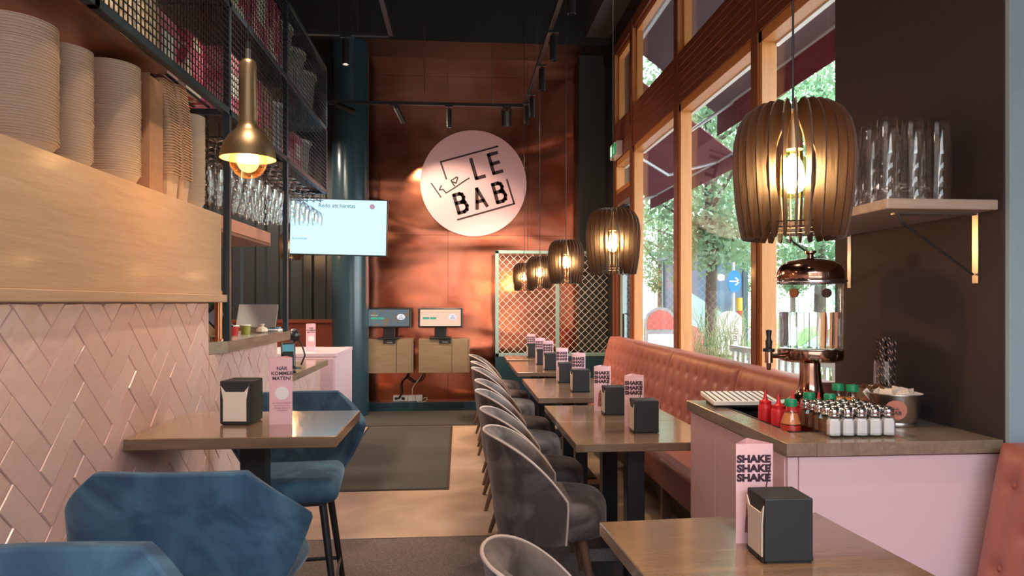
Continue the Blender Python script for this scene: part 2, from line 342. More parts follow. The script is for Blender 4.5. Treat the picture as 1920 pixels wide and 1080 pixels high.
# ------------------------------------------------------------------ tiled half wall on the left
def clip(poly, x0, x1, y0, y1):
    for ax, lim, sg in ((0, x0, 1), (0, x1, -1), (1, y0, 1), (1, y1, -1)):
        out = []
        for i in range(len(poly)):
            a, b = poly[i - 1], poly[i]; ia = (a[ax] - lim) * sg >= 0; ib = (b[ax] - lim) * sg >= 0
            if ia != ib:
                t = (lim - a[ax]) / (b[ax] - a[ax]); out.append((a[0] + t * (b[0] - a[0]), a[1] + t * (b[1] - a[1])))
            if ib: out.append(b)
        poly = out
        if len(poly) < 3: return None
    return poly
def tiles(y0, y1, z0, z1, X):
    mb = MB(); Wd = .079; n = 3; c = math.sqrt(.5)
    for i in range(-70, 110):
        for j in range(-14, 22):
            bx, by = i + n * j, i - n * j
            for q in ([(0, 0), (n, 0), (n, 1), (0, 1)], [(0, 1), (1, 1), (1, n + 1), (0, n + 1)]):
                pl = [((bx + a) * Wd, (by + b) * Wd) for a, b in q]
                pl = [((a - b) * c, (a + b) * c) for a, b in pl]
                if max(p[0] for p in pl) < y0 or min(p[0] for p in pl) > y1 or max(p[1] for p in pl) < z0 or min(p[1] for p in pl) > z1: continue
                pl = clip(pl, y0, y1, z0, z1)
                if not pl: continue
                cx = sum(p[0] for p in pl) / len(pl); cz = sum(p[1] for p in pl) / len(pl)
                def shr(e):
                    o = []
                    for p in pl:
                        d = Vector((p[0] - cx, p[1] - cz)); L = d.length
                        if L < .012: return None
                        o.append((cx + d.x * (1 - e / L), cz + d.y * (1 - e / L)))
                    return o
                A = shr(.0015); B = shr(.005)
                if not A or not B: continue
                t1, t2 = rnd.uniform(-.012, .012), rnd.uniform(-.012, .012); h = rnd.uniform(.0055, .0068)
                va = [mb.bm.verts.new((X, a, b)) for a, b in A]; vb = [mb.bm.verts.new((X + h + t1 * (a - cx) + t2 * (b - cz), a, b)) for a, b in B]
                k = len(A)
                mb.bm.faces.new(vb)
                for q2 in range(k): mb.bm.faces.new((va[q2], va[(q2 + 1) % k], vb[(q2 + 1) % k], vb[q2]))
    return mb
def tile_mat():
    m, n, l, b = new_mat('pink_glazed_tile'); g = n.new('ShaderNodeNewGeometry'); r = n.new('ShaderNodeValToRGB')
    r.color_ramp.elements[0].color = (.74, .49, .445, 1); r.color_ramp.elements[1].color = (.79, .57, .53, 1); l.new(g.outputs['Random Per Island'], r.inputs[0])
    l.new(r.outputs[0], b.inputs['Base Color']); b.inputs['Roughness'].default_value = .24; b.inputs['Coat Weight'].default_value = .2
    t = n.new('ShaderNodeTexCoord'); nb = n.new('ShaderNodeTexNoise'); nb.inputs['Scale'].default_value = 22; nb.inputs['Detail'].default_value = 3; l.new(t.outputs['Object'], nb.inputs[0])
    bp = n.new('ShaderNodeBump'); bp.inputs['Strength'].default_value = .5; bp.inputs['Distance'].default_value = .006; l.new(nb.outputs[0], bp.inputs['Height']); l.new(bp.outputs[0], b.inputs['Normal']); return m
TILE = tile_mat(); GROUT = mat('pink_grout', (.50, .34, .30), .8)
hw = struct('wall_half_left', MB().box(-1.30, -1.141, -1.5, 3.22, 0, 1.41), GROUT)
o = tiles(-.2, 3.215, .3, 1.408, -1.141).build('herringbone_tiles', TILE, hw); o['label'] = 'glossy pink herringbone tiles'
sc_ = thing('service_counter', 'pink herringbone tiled service counter beyond the half wall with wooden tops', 'counter', (-1.3, 4.5, 0))
MB().box(-.9, .159, -1.28, -.11, 0, 1.17).box(-.9, .159, -.11, 1.22, 0, .89).build('body', mat('dark_counter_body', (.05, .045, .045), .5), sc_)
t1 = tiles(3.22, 4.39, 0, 1.17, -1.141); bmesh.ops.translate(t1.bm, verts=t1.bm.verts, vec=(1.3, -4.5, 0)); t1.build('tile_front', TILE, sc_)
t1 = tiles(4.39, 5.72, 0, .885, -1.141); bmesh.ops.translate(t1.bm, verts=t1.bm.verts, vec=(1.3, -4.5, 0)); t1.build('tile_front', TILE, sc_)
MB().prism([(-.9, -1.26), (.13, -1.26), (.20, -1.13), (.20, .08), (-.9, .08)], 1.17, 1.225).build('worktop', OAKG, sc_)
MB().prism([(-.9, .08), (.20, .08), (.20, 1.36), (-.9, 1.36)], .885, .93).build('lower_worktop', OAKG, sc_)
# panelled shelf ledge on top of the half wall
lg = thing('panelled_shelf', 'long pale oak panelled ledge above the pink tiled half wall, holding the paper bowls', 'shelf', (-1.14, 1.5, 1.41))
MB().box(-.55, .03, -3.0, 1.90, 0, .036, .004).build('sill_board', PANELW, lg)
MB().box(-.015, .012, -3.0, 1.86, .036, .416, .002).build('front_panel', PANELW, lg)
MB().box(-.55, -.015, 1.83, 1.86, .036, .416, .002).build('end_panel', PANELW, lg)
MB().box(-.55, -.016, -3.0, 1.83, .38, .405).build('shelf_board', PANELW, lg)
# ------------------------------------------------------------------ mats
MATD = mat('charcoal_door_mat', (.075, .068, .058), .95, 0, (.028, .026, .024), 240, bump=.6, bscale=300, bdist=.004, contrast=(.3, .6), detail=2)
MATG = mat('brown_grey_carpet', (.21, .16, .145), .95, 0, (.075, .06, .056), 200, bump=.6, bscale=240, bdist=.004, contrast=(.3, .65), detail=2)
def rug(name, label, x0, x1, y0, y1, m):
    o = MB().box(x0 + .02, x1 - .02, y0 + .02, y1 - .02, .0, .008, .002).build(name, m); tag(o, label, 'mat')
    MB().box(x0, x1, y0, y0 + .02, 0, .005).box(x0, x1, y1 - .02, y1, 0, .005).box(x0, x0 + .02, y0 + .02, y1 - .02, 0, .005).box(x1 - .02, x1, y0 + .02, y1 - .02, 0, .005).build('edge_binding', BLACKP, o)
rug('entrance_mat', 'dark charcoal mat lying in the middle of the aisle', -1.03, -.08, 5.2, 7.86, MATD)
rug('entrance_mat', 'wide charcoal mat along the foot of the copper wall', -1.9, .95, 7.9, 8.98, MATD)
rug('carpet', 'brown grey carpet in the foreground under the chairs and stools', -1.12, 1.03, -.5, 4.15, MATG)
# ================================================================== BANQUETTE
def banq_back(L, dep, zt, lean, z0=.44, nb=6, rows=3):
    """local: front face toward -X, length along Y from 0 to L"""
    sp_ = L / nb
    pts = []
    for r in range(rows):
        for c in range(nb + (r % 2)):
            yy = (c + .5) * sp_ if r % 2 == 0 else c * sp_
            if .06 < yy < L - .06: pts.append((yy, z0 + (zt - z0) * (.30 + .24 * r)))
    def f(u, v, sd):
        y = .004 + u * (L - .008); z = z0 + v * (zt - z0); e = min(y, L - y); et = zt - z
        bulge = .03 * (1 - math.exp(-e / .02)) * (1 - math.exp(-et / .025))
        for py, pz in pts: bulge -= .016 * math.exp(-((y - py) ** 2 + (z - pz) ** 2) / .0009)
        for py, pz in pts: bulge -= .006 * math.exp(-((y - py) ** 2 / .0004 + (z - pz) ** 2 / .02))
        x = lean * v + (0 if sd == 0 else dep)
        return (x - bulge if sd == 0 else x, y, z)
    return MB().grid(f, int(L / .014), 40, True), pts
def banquette(name, label, X, y0, secs, seat_x, zt=1.02, lean=.12, group=None):
    b = thing(name, label, 'bench seat', (X, y0, 0))
    bt = MB().lathe([(0, -.004), (.010, -.003), (.012, 0), (.008, .004), (0, .006)], 12).mesh('button', SALMON, 40)
    y = 0
    for L in secs:
        mb, pts = banq_back(L, .12, zt, lean, nb=max(3, round(L / .19)))
        bk = mb.build('backrest', SALMON, b, 60, (0, y, 0))
        for py, pz in pts: part('button', bt, bk, (lean * (pz - .44) / (zt - .44) - .008, py, pz), (0, -PI / 2, 0))
        y += L
    T = sum(secs)
    MB().box(seat_x - X, .10, .005, T - .005, .29, .47, .035, 4).build('seat', SALMON, b, 60)
    MB().box(seat_x - X + .22, .18, .01, T - .01, 0, .29).build('plinth', mat('dark_wood_plinth', (.05, .03, .022), .5), b)
    k = .12
    while k < T: MB().box(seat_x - X + .07, seat_x - X + .12, k, k + .05, 0, .29, .003).build('leg', LEGW, b); k += .9
    return b
banquette('banquette', 'long salmon buttoned banquette running under the windows behind the row of tables', 1.60, 3.22, [.88, 1.33, 1.24, 1.1], 1.20)
banquette('banquette', 'salmon buttoned banquette at the right edge in front of the pink sideboard', 1.615, .3, [.88, .88], 1.24, zt=.965, lean=.10)
# ================================================================== TABLES
def make_table(label, w, d, h, top_mat):
    t = thing('table', label, 'table')
    MB().box(-w / 2, w / 2, -d / 2, d / 2, h - .04, h, .003, 1).build('tabletop', top_mat, t)
    MB().box(-.045, .045, -.045, .045, .012, h - .05, .004, 1).build('leg', BLACK, t)
    MB().box(-.20, .20, -.20, .20, 0, .012, .003, 1).build('foot_plate', BLACK, t)
    MB().box(-w * .35, w * .35, -.03, .03, h - .055, h - .04).box(-.03, .03, -d * .35, d * .35, h - .055, h - .04).build('bracket', BLACK, t)
    return t
tb0 = make_table('oak dining table nearest in the paired row beside the pink sideboard', .70, .598, .75, OAK); tb0.location = (.89, 3.47, 0); tb0['group'] = 'oak tables along the banquette'
TY = [3.47, 4.07, 5.03, 5.63, 6.75, 7.35, 8.22]
TL = ['', 'oak dining table pushed against the back of the nearest row table', 'third oak table of the row counted from the sideboard', 'fourth oak table of the row counted from the sideboard', 'fifth oak table of the row counted from the sideboard', 'sixth oak table of the row, last but one before the trellis', 'farthest oak table of the row, in front of the trellis']
for i in range(1, 7): dup(tb0, (.89, TY[i], 0), 0, TL[i])
ft = make_table('oak dining table in the right foreground in front of the pink sideboard', .70, .62, .75, OAK); ft.location = (.787, 1.755, 0); ft.rotation_euler = (0, 0, math.radians(3.5))
ht = make_table('high oak table against the pink tiled wall among blue stools', .705, .57, .95, OAK); ht.location = (-.776, 2.69, 0)
# ================================================================== CHAIRS
def make_chair():
    c = thing('velvet_chair', '', 'chair', group='taupe velvet chairs along the row of tables')
    A = math.radians(104)
    def T(a): return .50 + .285 * math.cos(PI / 2 * min(1, (abs(a) / A)) ** 1.55)
    def f(u, v, sd):
        a = -A + 2 * A * u; z0 = .295; zt = T(a)
        z = z0 + v * (zt - z0); r = .245 + .05 * (z - .3) / .48 + (.022 * math.sin(PI * min(1, (z - .29) / .3)) if z < .59 else 0) * .5
        th = .045 if v < .93 else .045 * (1 - (v - .93) / .07 * .4)
        r2 = r - (th if sd else 0); back = .06 * max(0, (z - .45)) * max(0, math.cos(a))
        return (-r2 * math.cos(a) - back, r2 * 1.02 * math.sin(a), z)
    bk = MB().grid(f, 40, 16, True).build('backrest', GREYV, c, 60)
    pp = [Vector(f(i / 40, 1, 0)) + Vector((0, 0, .002)) for i in range(41)]
    pp = [Vector(f(0, 0, 0)) + Vector((.004, 0, 0))] + [Vector(f(0, k / 6, 0)) + Vector((.004, 0, 0)) for k in range(1, 6)] + pp + [Vector(f(1, k / 6, 0)) + Vector((.004, 0, 0)) for k in range(5, 0, -1)] + [Vector(f(1, 0, 0)) + Vector((.004, 0, 0))]
    MB().tube(pp, .0055, 8).build('piping', PIPING, bk, 60)
    n = 36
    def prof(s): # seat outline: rounded at the back, squarer in front
        pts = []
        for k in range(n):
            t = 2 * PI * k / n; cx, sx = math.cos(t), math.sin(t); p = .72 if cx > 0 else 1
            x = (abs(cx) ** p) * (1 if cx > 0 else -1) * (.285 if cx > 0 else .205); y = (abs(sx) ** p) * (1 if sx > 0 else -1) * .235
            pts.append((x * s, y * s))
        return pts
    mb = MB(); rings = []
    for s, z in ((.90, .30), (.97, .305), (1.0, .33), (1.0, .42), (.985, .45), (.93, .468), (.8, .477), (.5, .483), (.02, .485)):
        rings.append([mb.bm.verts.new((a, b, z)) for a, b in prof(s)])
    for a, b in zip(rings, rings[1:]):
        for k in range(n): mb.bm.faces.new((a[k], a[(k + 1) % n], b[(k + 1) % n], b[k]))
    mb.bm.faces.new(rings[0]); mb.bm.faces.new(rings[-1])
    mb.build('seat', GREYV, c, 60)
    for sx, sy in ((1, 1), (1, -1), (-1, 1), (-1, -1)):
        MB().cyl((sx * .15, sy * .15, .31), (sx * (.20 if sx > 0 else .25), sy * .20, 0), .024, .012, 12).build('leg', LEGW, c, 40)
    return c
ch0 = make_chair()
CY = [3.37, 4.02, 4.85, 5.50, 6.53, 7.22, 8.15]
CL = ['taupe velvet chair with pale piping, nearest of the row of seven along the aisle', 'taupe velvet chair tucked directly behind the nearest row chair', 'third taupe velvet chair in the row along the aisle', 'middle taupe velvet chair of the row of seven along the aisle', 'fifth taupe velvet chair in the row along the aisle', 'taupe velvet chair, last but one of the row towards the copper wall', 'taupe velvet chair at the far end of the row near the trellis']
for i in range(7):
    jx, jr = rnd.uniform(-.008, .008), rnd.uniform(-.05, .05)
    if i == 0: ch0.location = (.43, CY[0], 0); ch0.rotation_euler = (0, 0, -.03); ch0['label'] = CL[0]
    else: dup(ch0, (.43 + jx, CY[i], 0), jr, CL[i])
dup(ch0, (.37, 1.72, 0), .12, 'taupe velvet chair cut off at the bottom edge beside the foreground table')
# ------------------------------------------------------------------ blue stools
def make_stool():
    s = thing('bar_stool', '', 'bar stool', group='blue velvet bar stools')
    z0, z1 = .62, .99; F0, RB = .165, .17
    def hw_(v): return (.22 + (v / .62) * .15) if v < .62 else (.37 - (v - .62) / .38 * .185)
    def f(u, v, sd):
        z = z0 + v * (z1 - z0); sv = (2 * u - 1) * hw_(v); sg = 1 if sv >= 0 else -1; q = abs(sv); r = RB - (.035 if sd else 0)
        if q < F0: x_, y_ = q, .012 * (q / F0) ** 2 + (.035 if sd else 0)
        else:
            a = (q - F0) / RB; x_, y_ = F0 + math.sin(a) * r, .012 + RB - math.cos(a) * r
        return (sg * x_, y_ - .245 - .05 * v, z)
    bk = MB().grid(f, 32, 25, True); bk = bk.build('backrest', BLUEV, s, 75)
    md = bk.modifiers.new('b', 'BEVEL'); md.width = .012; md.segments = 3; md.limit_method = 'ANGLE'; md.angle_limit = math.radians(50)
    MB().box(-.22, .22, -.21, .22, .585, .68, .04, 4).build('seat', BLUEV, s, 60)
    MB().box(-.17, .17, -.16, .17, .568, .59).build('seat_frame', BLACK, s)
    for sx, sy in ((1, 1), (1, -1), (-1, 1), (-1, -1)):
        MB().cyl((sx * .15, sy * .14, .58), (sx * .225, sy * .215, 0), .017, .012, 12).build('leg', BLACK, s, 40)
    MB().tube([(-.20, -.19, .22), (.20, -.19, .22), (.20, .19, .22), (-.20, .19, .22)], .009, 8, True).build('foot_rail', BLACK, s, 40)
    return s
st0 = make_stool(); st0.location = (-.70, 2.03, 0); st0.rotation_euler = (0, 0, -.04); st0['label'] = 'blue velvet bar stool with its back to the camera, in front of the high table'
dup(st0, (-.72, .975, 0), PI + .02, 'blue velvet bar stool cut off at the bottom left corner')
dup(st0, (-.735, 3.05, 0), PI + .10, 'blue velvet bar stool on the far side of the high table')
# ================================================================== TABLETOP ITEMS
def make_dispenser():
    d = thing('napkin_dispenser', '', 'napkin dispenser', group='black napkin dispensers')
    MB().box(-.0575, .0575, -.0625, .0625, .004, .165, .004, 2).box(-.05, .05, -.055, .055, 0, .006).build('body', mat('dispenser_black', (.016, .019, .022), .5, bump=.05, bscale=40), d)
    face = [(-.044, .014), (.044, .014), (.044, .095), (.053, .146), (.036, .124), (-.036, .124), (-.053, .146), (-.044, .095)]
    for s in (-1, 1): MB().prism(face, s * .0625, s * .0655, 'Y').build('napkin_stack', CREAM, d)
    for s in (-1, 1): MB().box(-.05, .05, s * .0625, s * .066, .003, .013).build('lower_lip', BLACKP, d)
    return d
nd0 = make_dispenser(); nd0.location = (-.835, 2.715, .95); nd0.rotation_euler = (0, 0, -.10); nd0['label'] = 'black napkin dispenser on the high table, napkins facing the camera'
PL = [('nearest oak table of the row', 3.46), ('second oak table of the row', 4.02), ('third oak table of the row', 5.05), ('fourth oak table of the row', 5.63), ('fifth oak table of the row', 6.71), ('sixth oak table of the row', 7.29), ('farthest oak table of the row by the trellis', 8.28)]
XS = [.94, .91, .89, .875, .89, .88, .878]
for (pl, y), x in zip(PL, XS): dup(nd0, (x, y, .75), PI / 2 + rnd.uniform(-.04, .04), 'black napkin dispenser on the ' + pl)
dup(nd0, (.83, 1.735, .75), PI / 2 - .02, 'large looking black napkin dispenser on the right foreground table')
def tent_body(w, h, dp):
    mb = MB(); out = []
    cs_ = [(-w / 2, 0), (w / 2, 0), (w * .1, dp)]
    for i in range(3):
        a, b, c = Vector(cs_[i - 1]), Vector(cs_[i]), Vector(cs_[(i + 1) % 3])
        p, q = b + (a - b).normalized() * .006, b + (c - b).normalized() * .006
        out += [p, (p + q) / 2 * .5 + b * .5, q]
    cen = Vector((sum(p.x for p in out) / 9, sum(p.y for p in out) / 9)); inn = [p + (cen - p).normalized() * .0016 for p in out]
    n = 9; L = []
    for ring, z in ((out, 0), (out, h), (inn, h), (inn, 0)): L.append([mb.bm.verts.new((p.x, p.y, z)) for p in ring])
    for a, b in zip(L, L[1:] + L[:1]):
        for k in range(n): mb.bm.faces.new((a[k], a[(k + 1) % n], b[(k + 1) % n], b[k]))
    return mb
def make_shake():
    t = thing('table_sign', '', 'table sign', group='pink shake table signs')
    tent_body(.108, .272, .085).build('card', PINKT, t, 50)
    for k in range(3): text('lettering', 'SHAKE', .0272, INK, t, (-.003, -.0006, .222 - .0258 * k), bold=.0016, sx=1.14)
    MB().prism([(-.022, .115), (-.012, .128), (.002, .135), (.016, .128), (.022, .112), (.0, .106)], -.0012, -.0004, 'Y').build('printed_popcorn', mat('popcorn_print', (.62, .35, .22), .6, 0, (.16, .05, .04), 120, contrast=(.4, .6)), t)
    MB().prism([(-.028, .03), (.026, .03), (.021, .112), (-.023, .112)], -.0012, -.0004, 'Y').build('printed_glass', mat('shake_print', (.20, .05, .06), .5, 0, (.45, .16, .15), 40), t)
    s = MB(); stroke(s, [(.024, .115), (.044, .218)], .0035, -.0014, -.0008); s.build('printed_straw', INK, t)
    return t
sh0 = make_shake(); sh0.location = (.925, 3.60, .75); sh0.rotation_euler = (0, 0, -.02); sh0['label'] = 'pink SHAKE table sign behind the dispenser on the nearest oak table of the row'
SL = ['second oak table of the row', 'third oak table of the row', 'fourth oak table of the row', 'fifth oak table of the row', 'sixth oak table of the row', 'farthest oak table by the trellis']
for (s, x, y) in zip(SL, (.865, .905, .865, .885, .87, .875), (4.13, 5.20, 5.78, 6.86, 7.43, 8.40)): dup(sh0, (x, y, .75), rnd.uniform(-.06, .04), 'pink SHAKE table sign behind the dispenser on the ' + s)
dup(sh0, (.806, 1.83, .75), -.03, 'pink SHAKE table sign on the right foreground table')
def make_nar(lbl, loc, rz):
    t = thing('table_sign', lbl, 'table sign', loc, rz, 'pink question table signs')
    tent_body(.088, .252, .08).build('card', PINKC, t, 50)
    for k, w in enumerate(('NÄR', 'KOMMER', 'MATEN?')): text('lettering', w, .0185, INK, t, (.004, -.0006, .205 - .0185 * k), bold=.0004, sx=1.02)
    MB().prism([(.004 + .025 * math.cos(a * PI / 16), .118 + .025 * math.sin(a * PI / 16)) for a in range(32)], -.0012, -.0004, 'Y').build('white_disc', WHITE, t)
    for k, w in enumerate(('SCANNA KODEN', 'OCH FÖLJ DIN', 'ORDER DIREKT', 'I MOBILEN')): text('small_lettering', w, .0085, mat('rose_ink', (.5, .18, .22), .5), t, (.004, -.0006, .078 - .0095 * k))
    ps = MB(); ps.prism([(-.036, .02), (.036, .02), (.028, .15), (-.028, .15)], -.0002, .0004, 'Y')
    q = ps.build('side_print', mat('copper_print', (.30, .09, .06), .4, 0, (.10, .03, .03), 30), t); q.location = (-.0205, .038, 0); q.rotation_euler = (0, 0, math.radians(-55)); q.location = (-.0215, .039, 0)
    text('side_lettering', 'SHAKE', .026, INK, t, (-.0245, .0385, .232), rot=(PI / 2, PI / 2, math.radians(-57)), bold=.0006, align='LEFT')
    return t
make_nar('pink NÄR KOMMER MATEN sign on the high table beside the napkin dispenser', (-.672, 2.65, .95), .10)
make_nar('small looking pink table sign on the pink cabinet beyond the service counter', (-1.345, 6.35, .965), .05)
# ================================================================== LAMPS
def make_pendant(power=11):
    p = thing('pendant_lamp', '', 'pendant lamp', group='slatted wooden pendant lamps')
    outer = [(.114, 0), (.120, .03), (.129, .09), (.133, .145), (.135, .20), (.132, .24), (.124, .275), (.108, .303), (.085, .319), (.060, .322)]
    inner = [(.030, .316), (.028, .300), (.040, .285), (.068, .255), (.092, .215), (.101, .165), (.097, .12), (.086, .085), (.079, .055), (.081, .03), (.088, .008), (.096, -.003)]
    fin = MB().prism(outer + inner, -.0016, .0016, 'Y').mesh('slat', SLAT)
    N = 28
    for k in range(N): part('slat', fin, p, rot=(0, 0, 2 * PI * k / N + .05))
    MB().tube([(.084 * math.cos(a * PI / 16), .084 * math.sin(a * PI / 16), .022) for a in range(32)], .0016, 6, True).tube([(.088 * math.cos(a * PI / 16), .088 * math.sin(a * PI / 16), .034) for a in range(32)], .0016, 6, True).build('ring', BLACK, p)
    MB().lathe([(.036, .298), (.036, .306)], 24).lathe([(.022, .215), (.021, .235), (.012, .285), (.012, .298)], 24).build('socket', BRASS, p, 40)
    MB().lathe([(.014, .218), (.018, .205), (.030, .188), (.043, .165), (.047, .145), (.043, .122), (.030, .105), (.012, .098), (0, .0975)], 28, cap=False).build('bulb', BULBG, p, 60)
    f = MB()
    for k in range(5): f.cyl((.006 * math.cos(k * 1.257), .006 * math.sin(k * 1.257), .196), (.011 * math.cos(k * 1.257 + .6), .011 * math.sin(k * 1.257 + .6), .128), .0016, n=6)
    f.build('filament', FIL, p)
    MB().cyl((0, 0, .30), (0, 0, 5.6 - 1.55), .0026, n=6).build('cord', BLACKP, p)
    lamp('POINT', 'bulb_light', (0, 0, .16), power, (1, .62, .34), p, shadow_soft_size=.035)
    return p
pd0 = make_pendant(); pd0.location = (.7315, 1.463, 1.55); pd0['label'] = 'slatted dark wood pendant lamp hanging nearest, in front of the right window'
for (x, y, l) in ((.757, 3.36, 'second slatted wood pendant lamp from the front of the right row'), (.785, 5.05, 'third slatted wood pendant lamp of the row, its left side before the trellis top'), (.80, 6.85, 'fourth slatted wood pendant lamp of the row, before the trellis'), (.755, 8.05, 'farthest and smallest slatted wood pendant lamp of the right row')): dup(pd0, (x, y, 1.55), rnd.random(), l)
dup(pd0, (-2.0, 8.35, 1.92), .4, 'slatted wood pendant lamp hanging deep in the kitchen left of the menu screen')
pd0.scale = (.945, .945, .91)
bl = thing('brass_pendant', 'aged brass bell pendant lamp with a globe bulb over the high table', 'pendant lamp', (-.780, 2.61, 1.94)); bl.scale = (.93, .93, .985)
MB().lathe([(.107, 0), (.105, .012), (.100, .035), (.090, .06), (.075, .083), (.058, .10), (.045, .112), (.038, .128), (.036, .15), (.034, .22), (.032, .30), (.032, .352), (.028, .366), (.018, .374), (0, .376), ], 48, cap=False).build('lamp_shade', BRASS, bl, 50)
MB().lathe([(.105, .001), (.102, .014), (.097, .035), (.087, .058), (.072, .080), (.055, .096), (.02, .105), (0, .105)], 48, cap=False).build('shade_lining', BRASSI, bl, 50)
MB().lathe([(.010, .372), (.010, .412), (0, .414)], 16, cap=False).build('neck_sleeve', STEEL, bl, 50)
MB().cyl((0, 0, .41), (0, 0, .44), .009, n=12).cyl((0, 0, .43), (0, 0, 3.66), .0028, n=6).build('cord', BLACKP, bl)
MB().lathe([(.02, .07), (.045, .052), (.066, .022), (.072, -.002), (.068, -.03), (.050, -.056), (.025, -.071), (0, -.075)], 32, cap=False).build('bulb', BULBG, bl, 60)
f = MB(); f.sphere((0, 0, .005), .013, (1, 1, 1.8)); f.build('filament', glow('brass_filament', (1, .68, .34), 60), bl, 60)
lamp('POINT', 'bulb_light', (0, 0, .0), 3.6, (1, .68, .42), bl, shadow_soft_size=.05)
# ------------------------------------------------------------------ lighting tracks
tr = thing('lighting_track', 'black L-shaped lighting track running over the right tables and across before the copper wall', 'light track', (.73, 7.70, 3.6))
MB().box(-2.25, .02, -.018, .018, 0, .035, .002).build('rail', BLACK, tr)
MB().box(-.018, .018, -9.2, .018, 0, .035, .002).build('rail', BLACK, tr)
for x, y in ((-1.12, 0), (-.37, 0), (-1.9, 0), (0, -1.2), (0, -3.0), (0, -5.0), (0, -7.6)): MB().cyl((x, y, .03), (x, y, 2.0), .003, n=6).build('suspension_wire', STEEL, tr)
tr2 = thing('lighting_track', 'black L-shaped lighting track at the top left above the service counter', 'light track', (-.567, 5.74, 3.6))
MB().box(-1.6, .018, -.018, .018, 0, .035, .002).build('rail', BLACK, tr2)
MB().box(-.018, .018, -7.2, .018, 0, .035, .002).build('rail', BLACK, tr2)
for x, y in ((-.42, 0), (-.27, 0), (0, -2), (0, -4.4)): MB().cyl((x, y, .03), (x, y, 2.0), .003, n=6).build('suspension_wire', STEEL, tr2)
def make_spot(name, label, loc, tilt=0, rz=0, fwd=0, big=False, power=40, lit=True, cone=70, cat='spotlight', grp='track spotlights'):
    s = thing(name, label, cat, loc, rz, grp)
    MB().box(-.045, .045, -.014, .014, -.014, 0, .002).cyl((0, 0, -.012), (0, 0, -.045), .007, n=10).build('adaptor', BLACK, s)
    h = bpy.data.objects.new('housing', None)
    r, L = (.052, .17) if big else (.029, .20)
    mb = MB().lathe([(0, -.035), (r * .9, -.036), (r, -.042), (r, -.035 - L), (r * .86, -.037 - L), (r * .82, -.02 - L), (0, -.02 - L)], 28, cap=False)
    if big: mb.tube([(-r - .008, 0, -.09), (-r - .01, 0, -.03), (0, 0, -.012), (r + .01, 0, -.03), (r + .008, 0, -.09)], .006, 8)
    hs = mb.build('housing', BLACK, s, 40); hs.rotation_euler = (fwd, tilt, 0)
    MB().lathe([(r * .80, -.024 - L), (0, -.0235 - L)], 24, cap=False).build('lens', SPOTF if lit else mat('unlit_lens', (.05, .05, .05), .2), hs)
    if power: lamp('SPOT', 'spot_beam', (0, 0, -.045 - L), power, (1, .74, .52), hs, spot_size=math.radians(cone), spot_blend=.6, shadow_soft_size=.03)
    return s
make_spot('track_spotlight', 'slim tilted spotlight on the left of the cross track before the copper wall', (-.72, 7.70, 3.60), -.50, fwd=.75, power=105, cone=70, lit=False)
make_spot('track_spotlight', 'slim lit spotlight hanging straight down above the round pink sign', (-.12, 7.70, 3.60), 0, fwd=.12, power=130, cone=100)
make_spot('track_spotlight', 'thick black spotlight with yoke above the round pink sign', (.525, 7.70, 3.60), .0, big=True, fwd=.30, power=150, cone=90, lit=False)
make_spot('track_spotlight', 'slim spotlight near the corner of the cross track by the sign', (.73, 7.52, 3.60), power=30, lit=False)
make_spot('track_spotlight', 'slim spotlight pointing sideways at the far left end of the cross track', (-1.375, 7.70, 3.60), -1.2, power=60, lit=False)
for y, l in ((7.20, 'second slim spotlight from the corner on the right hand track'), (6.30, 'third slim spotlight from the corner on the right hand track'), (5.52, 'fourth slim spotlight from the corner on the right hand track'), (4.62, 'fifth slim spotlight at the top edge of the picture on the right hand track')):
    make_spot('track_spotlight', l, (.755, y, 3.60), power=45, lit=False)
make_spot('track_spotlight', 'slim lit spotlight under the top left track beside the blue column', (-.935, 5.74, 3.60), power=60)
for k, (x, y, tl) in enumerate(((.73, 3.2, .0), (.73, 1.7, 0), (-.567, 3.6, .25), (-.567, 2.2, .3), (-.567, .7, .3), (.73, .4, 0))):  # extra spotlights added on the unseen track ends to brighten the room
    make_spot('track_spotlight', 'added slim spotlight out of the picture, %s from the camera end of the tracks' % ORD[k], (x, y, 3.60), tl, power=70, lit=True)
# added round lamps, unseen, to light the kitchen
for k, (x, y) in enumerate(((-2.6, 2.0), (-2.5, 4.2), (-2.4, 6.4), (-2.6, 8.0))):
    kl = thing('added_kitchen_lamp', 'added round kitchen lamp out of sight above the preparation area, %s from the front' % ORD[k], 'ceiling lamp', (x, y, 3.4), 0, 'added kitchen lamps')
    MB().lathe([(0, .05), (.15, .045), (.16, 0), (.15, 0)], 28, cap=False).cyl((0, 0, .04), (0, 0, 2.2), .006, n=6).build('body', BLACK, kl, 40)
    MB().lathe([(.148, .004), (0, .004)], 28, cap=False).build('diffuser', glow('added_lamp_diffuser', (1, .82, .62), 6), kl)
    lamp('AREA', 'diffuser_light', (0, 0, -.005), 45, (1, .80, .60), kl, shape='DISK', size=.28)
# ================================================================== SIGN ON THE COPPER WALL
sg = thing('round_sign', 'round pale pink sign reading keLE BAB on the copper wall', 'sign', (.184, 9.10, 2.983))
MB().prism([(.70 * math.cos(a * PI / 64), .70 * math.sin(a * PI / 64)) for a in range(128)], 0, .05, 'Y').build('disc', SIGNP, sg)
K = .70 / 430
def Z(p): return [((a - 555) * K, (495 - b) * K) for a, b in p]
fr_ = MB()
stroke(fr_, Z([(334, 462), (288, 326), (750, 192)]), .022, -.004, .0)
stroke(fr_, Z([(825, 463), (884, 657), (425, 792)]), .022, -.004, .0)
fr_.build('frame_lines', INKB, sg)
ke = MB()
for st in ([(212, 498), (290, 610)], [(294, 517), (278, 552), (308, 548), (332, 577), (400, 534), (470, 484), (520, 453)], [(400, 520), (372, 476), (416, 446), (426, 452), (412, 496), (380, 484)]): stroke(ke, Z(st), .017, -.004, 0)
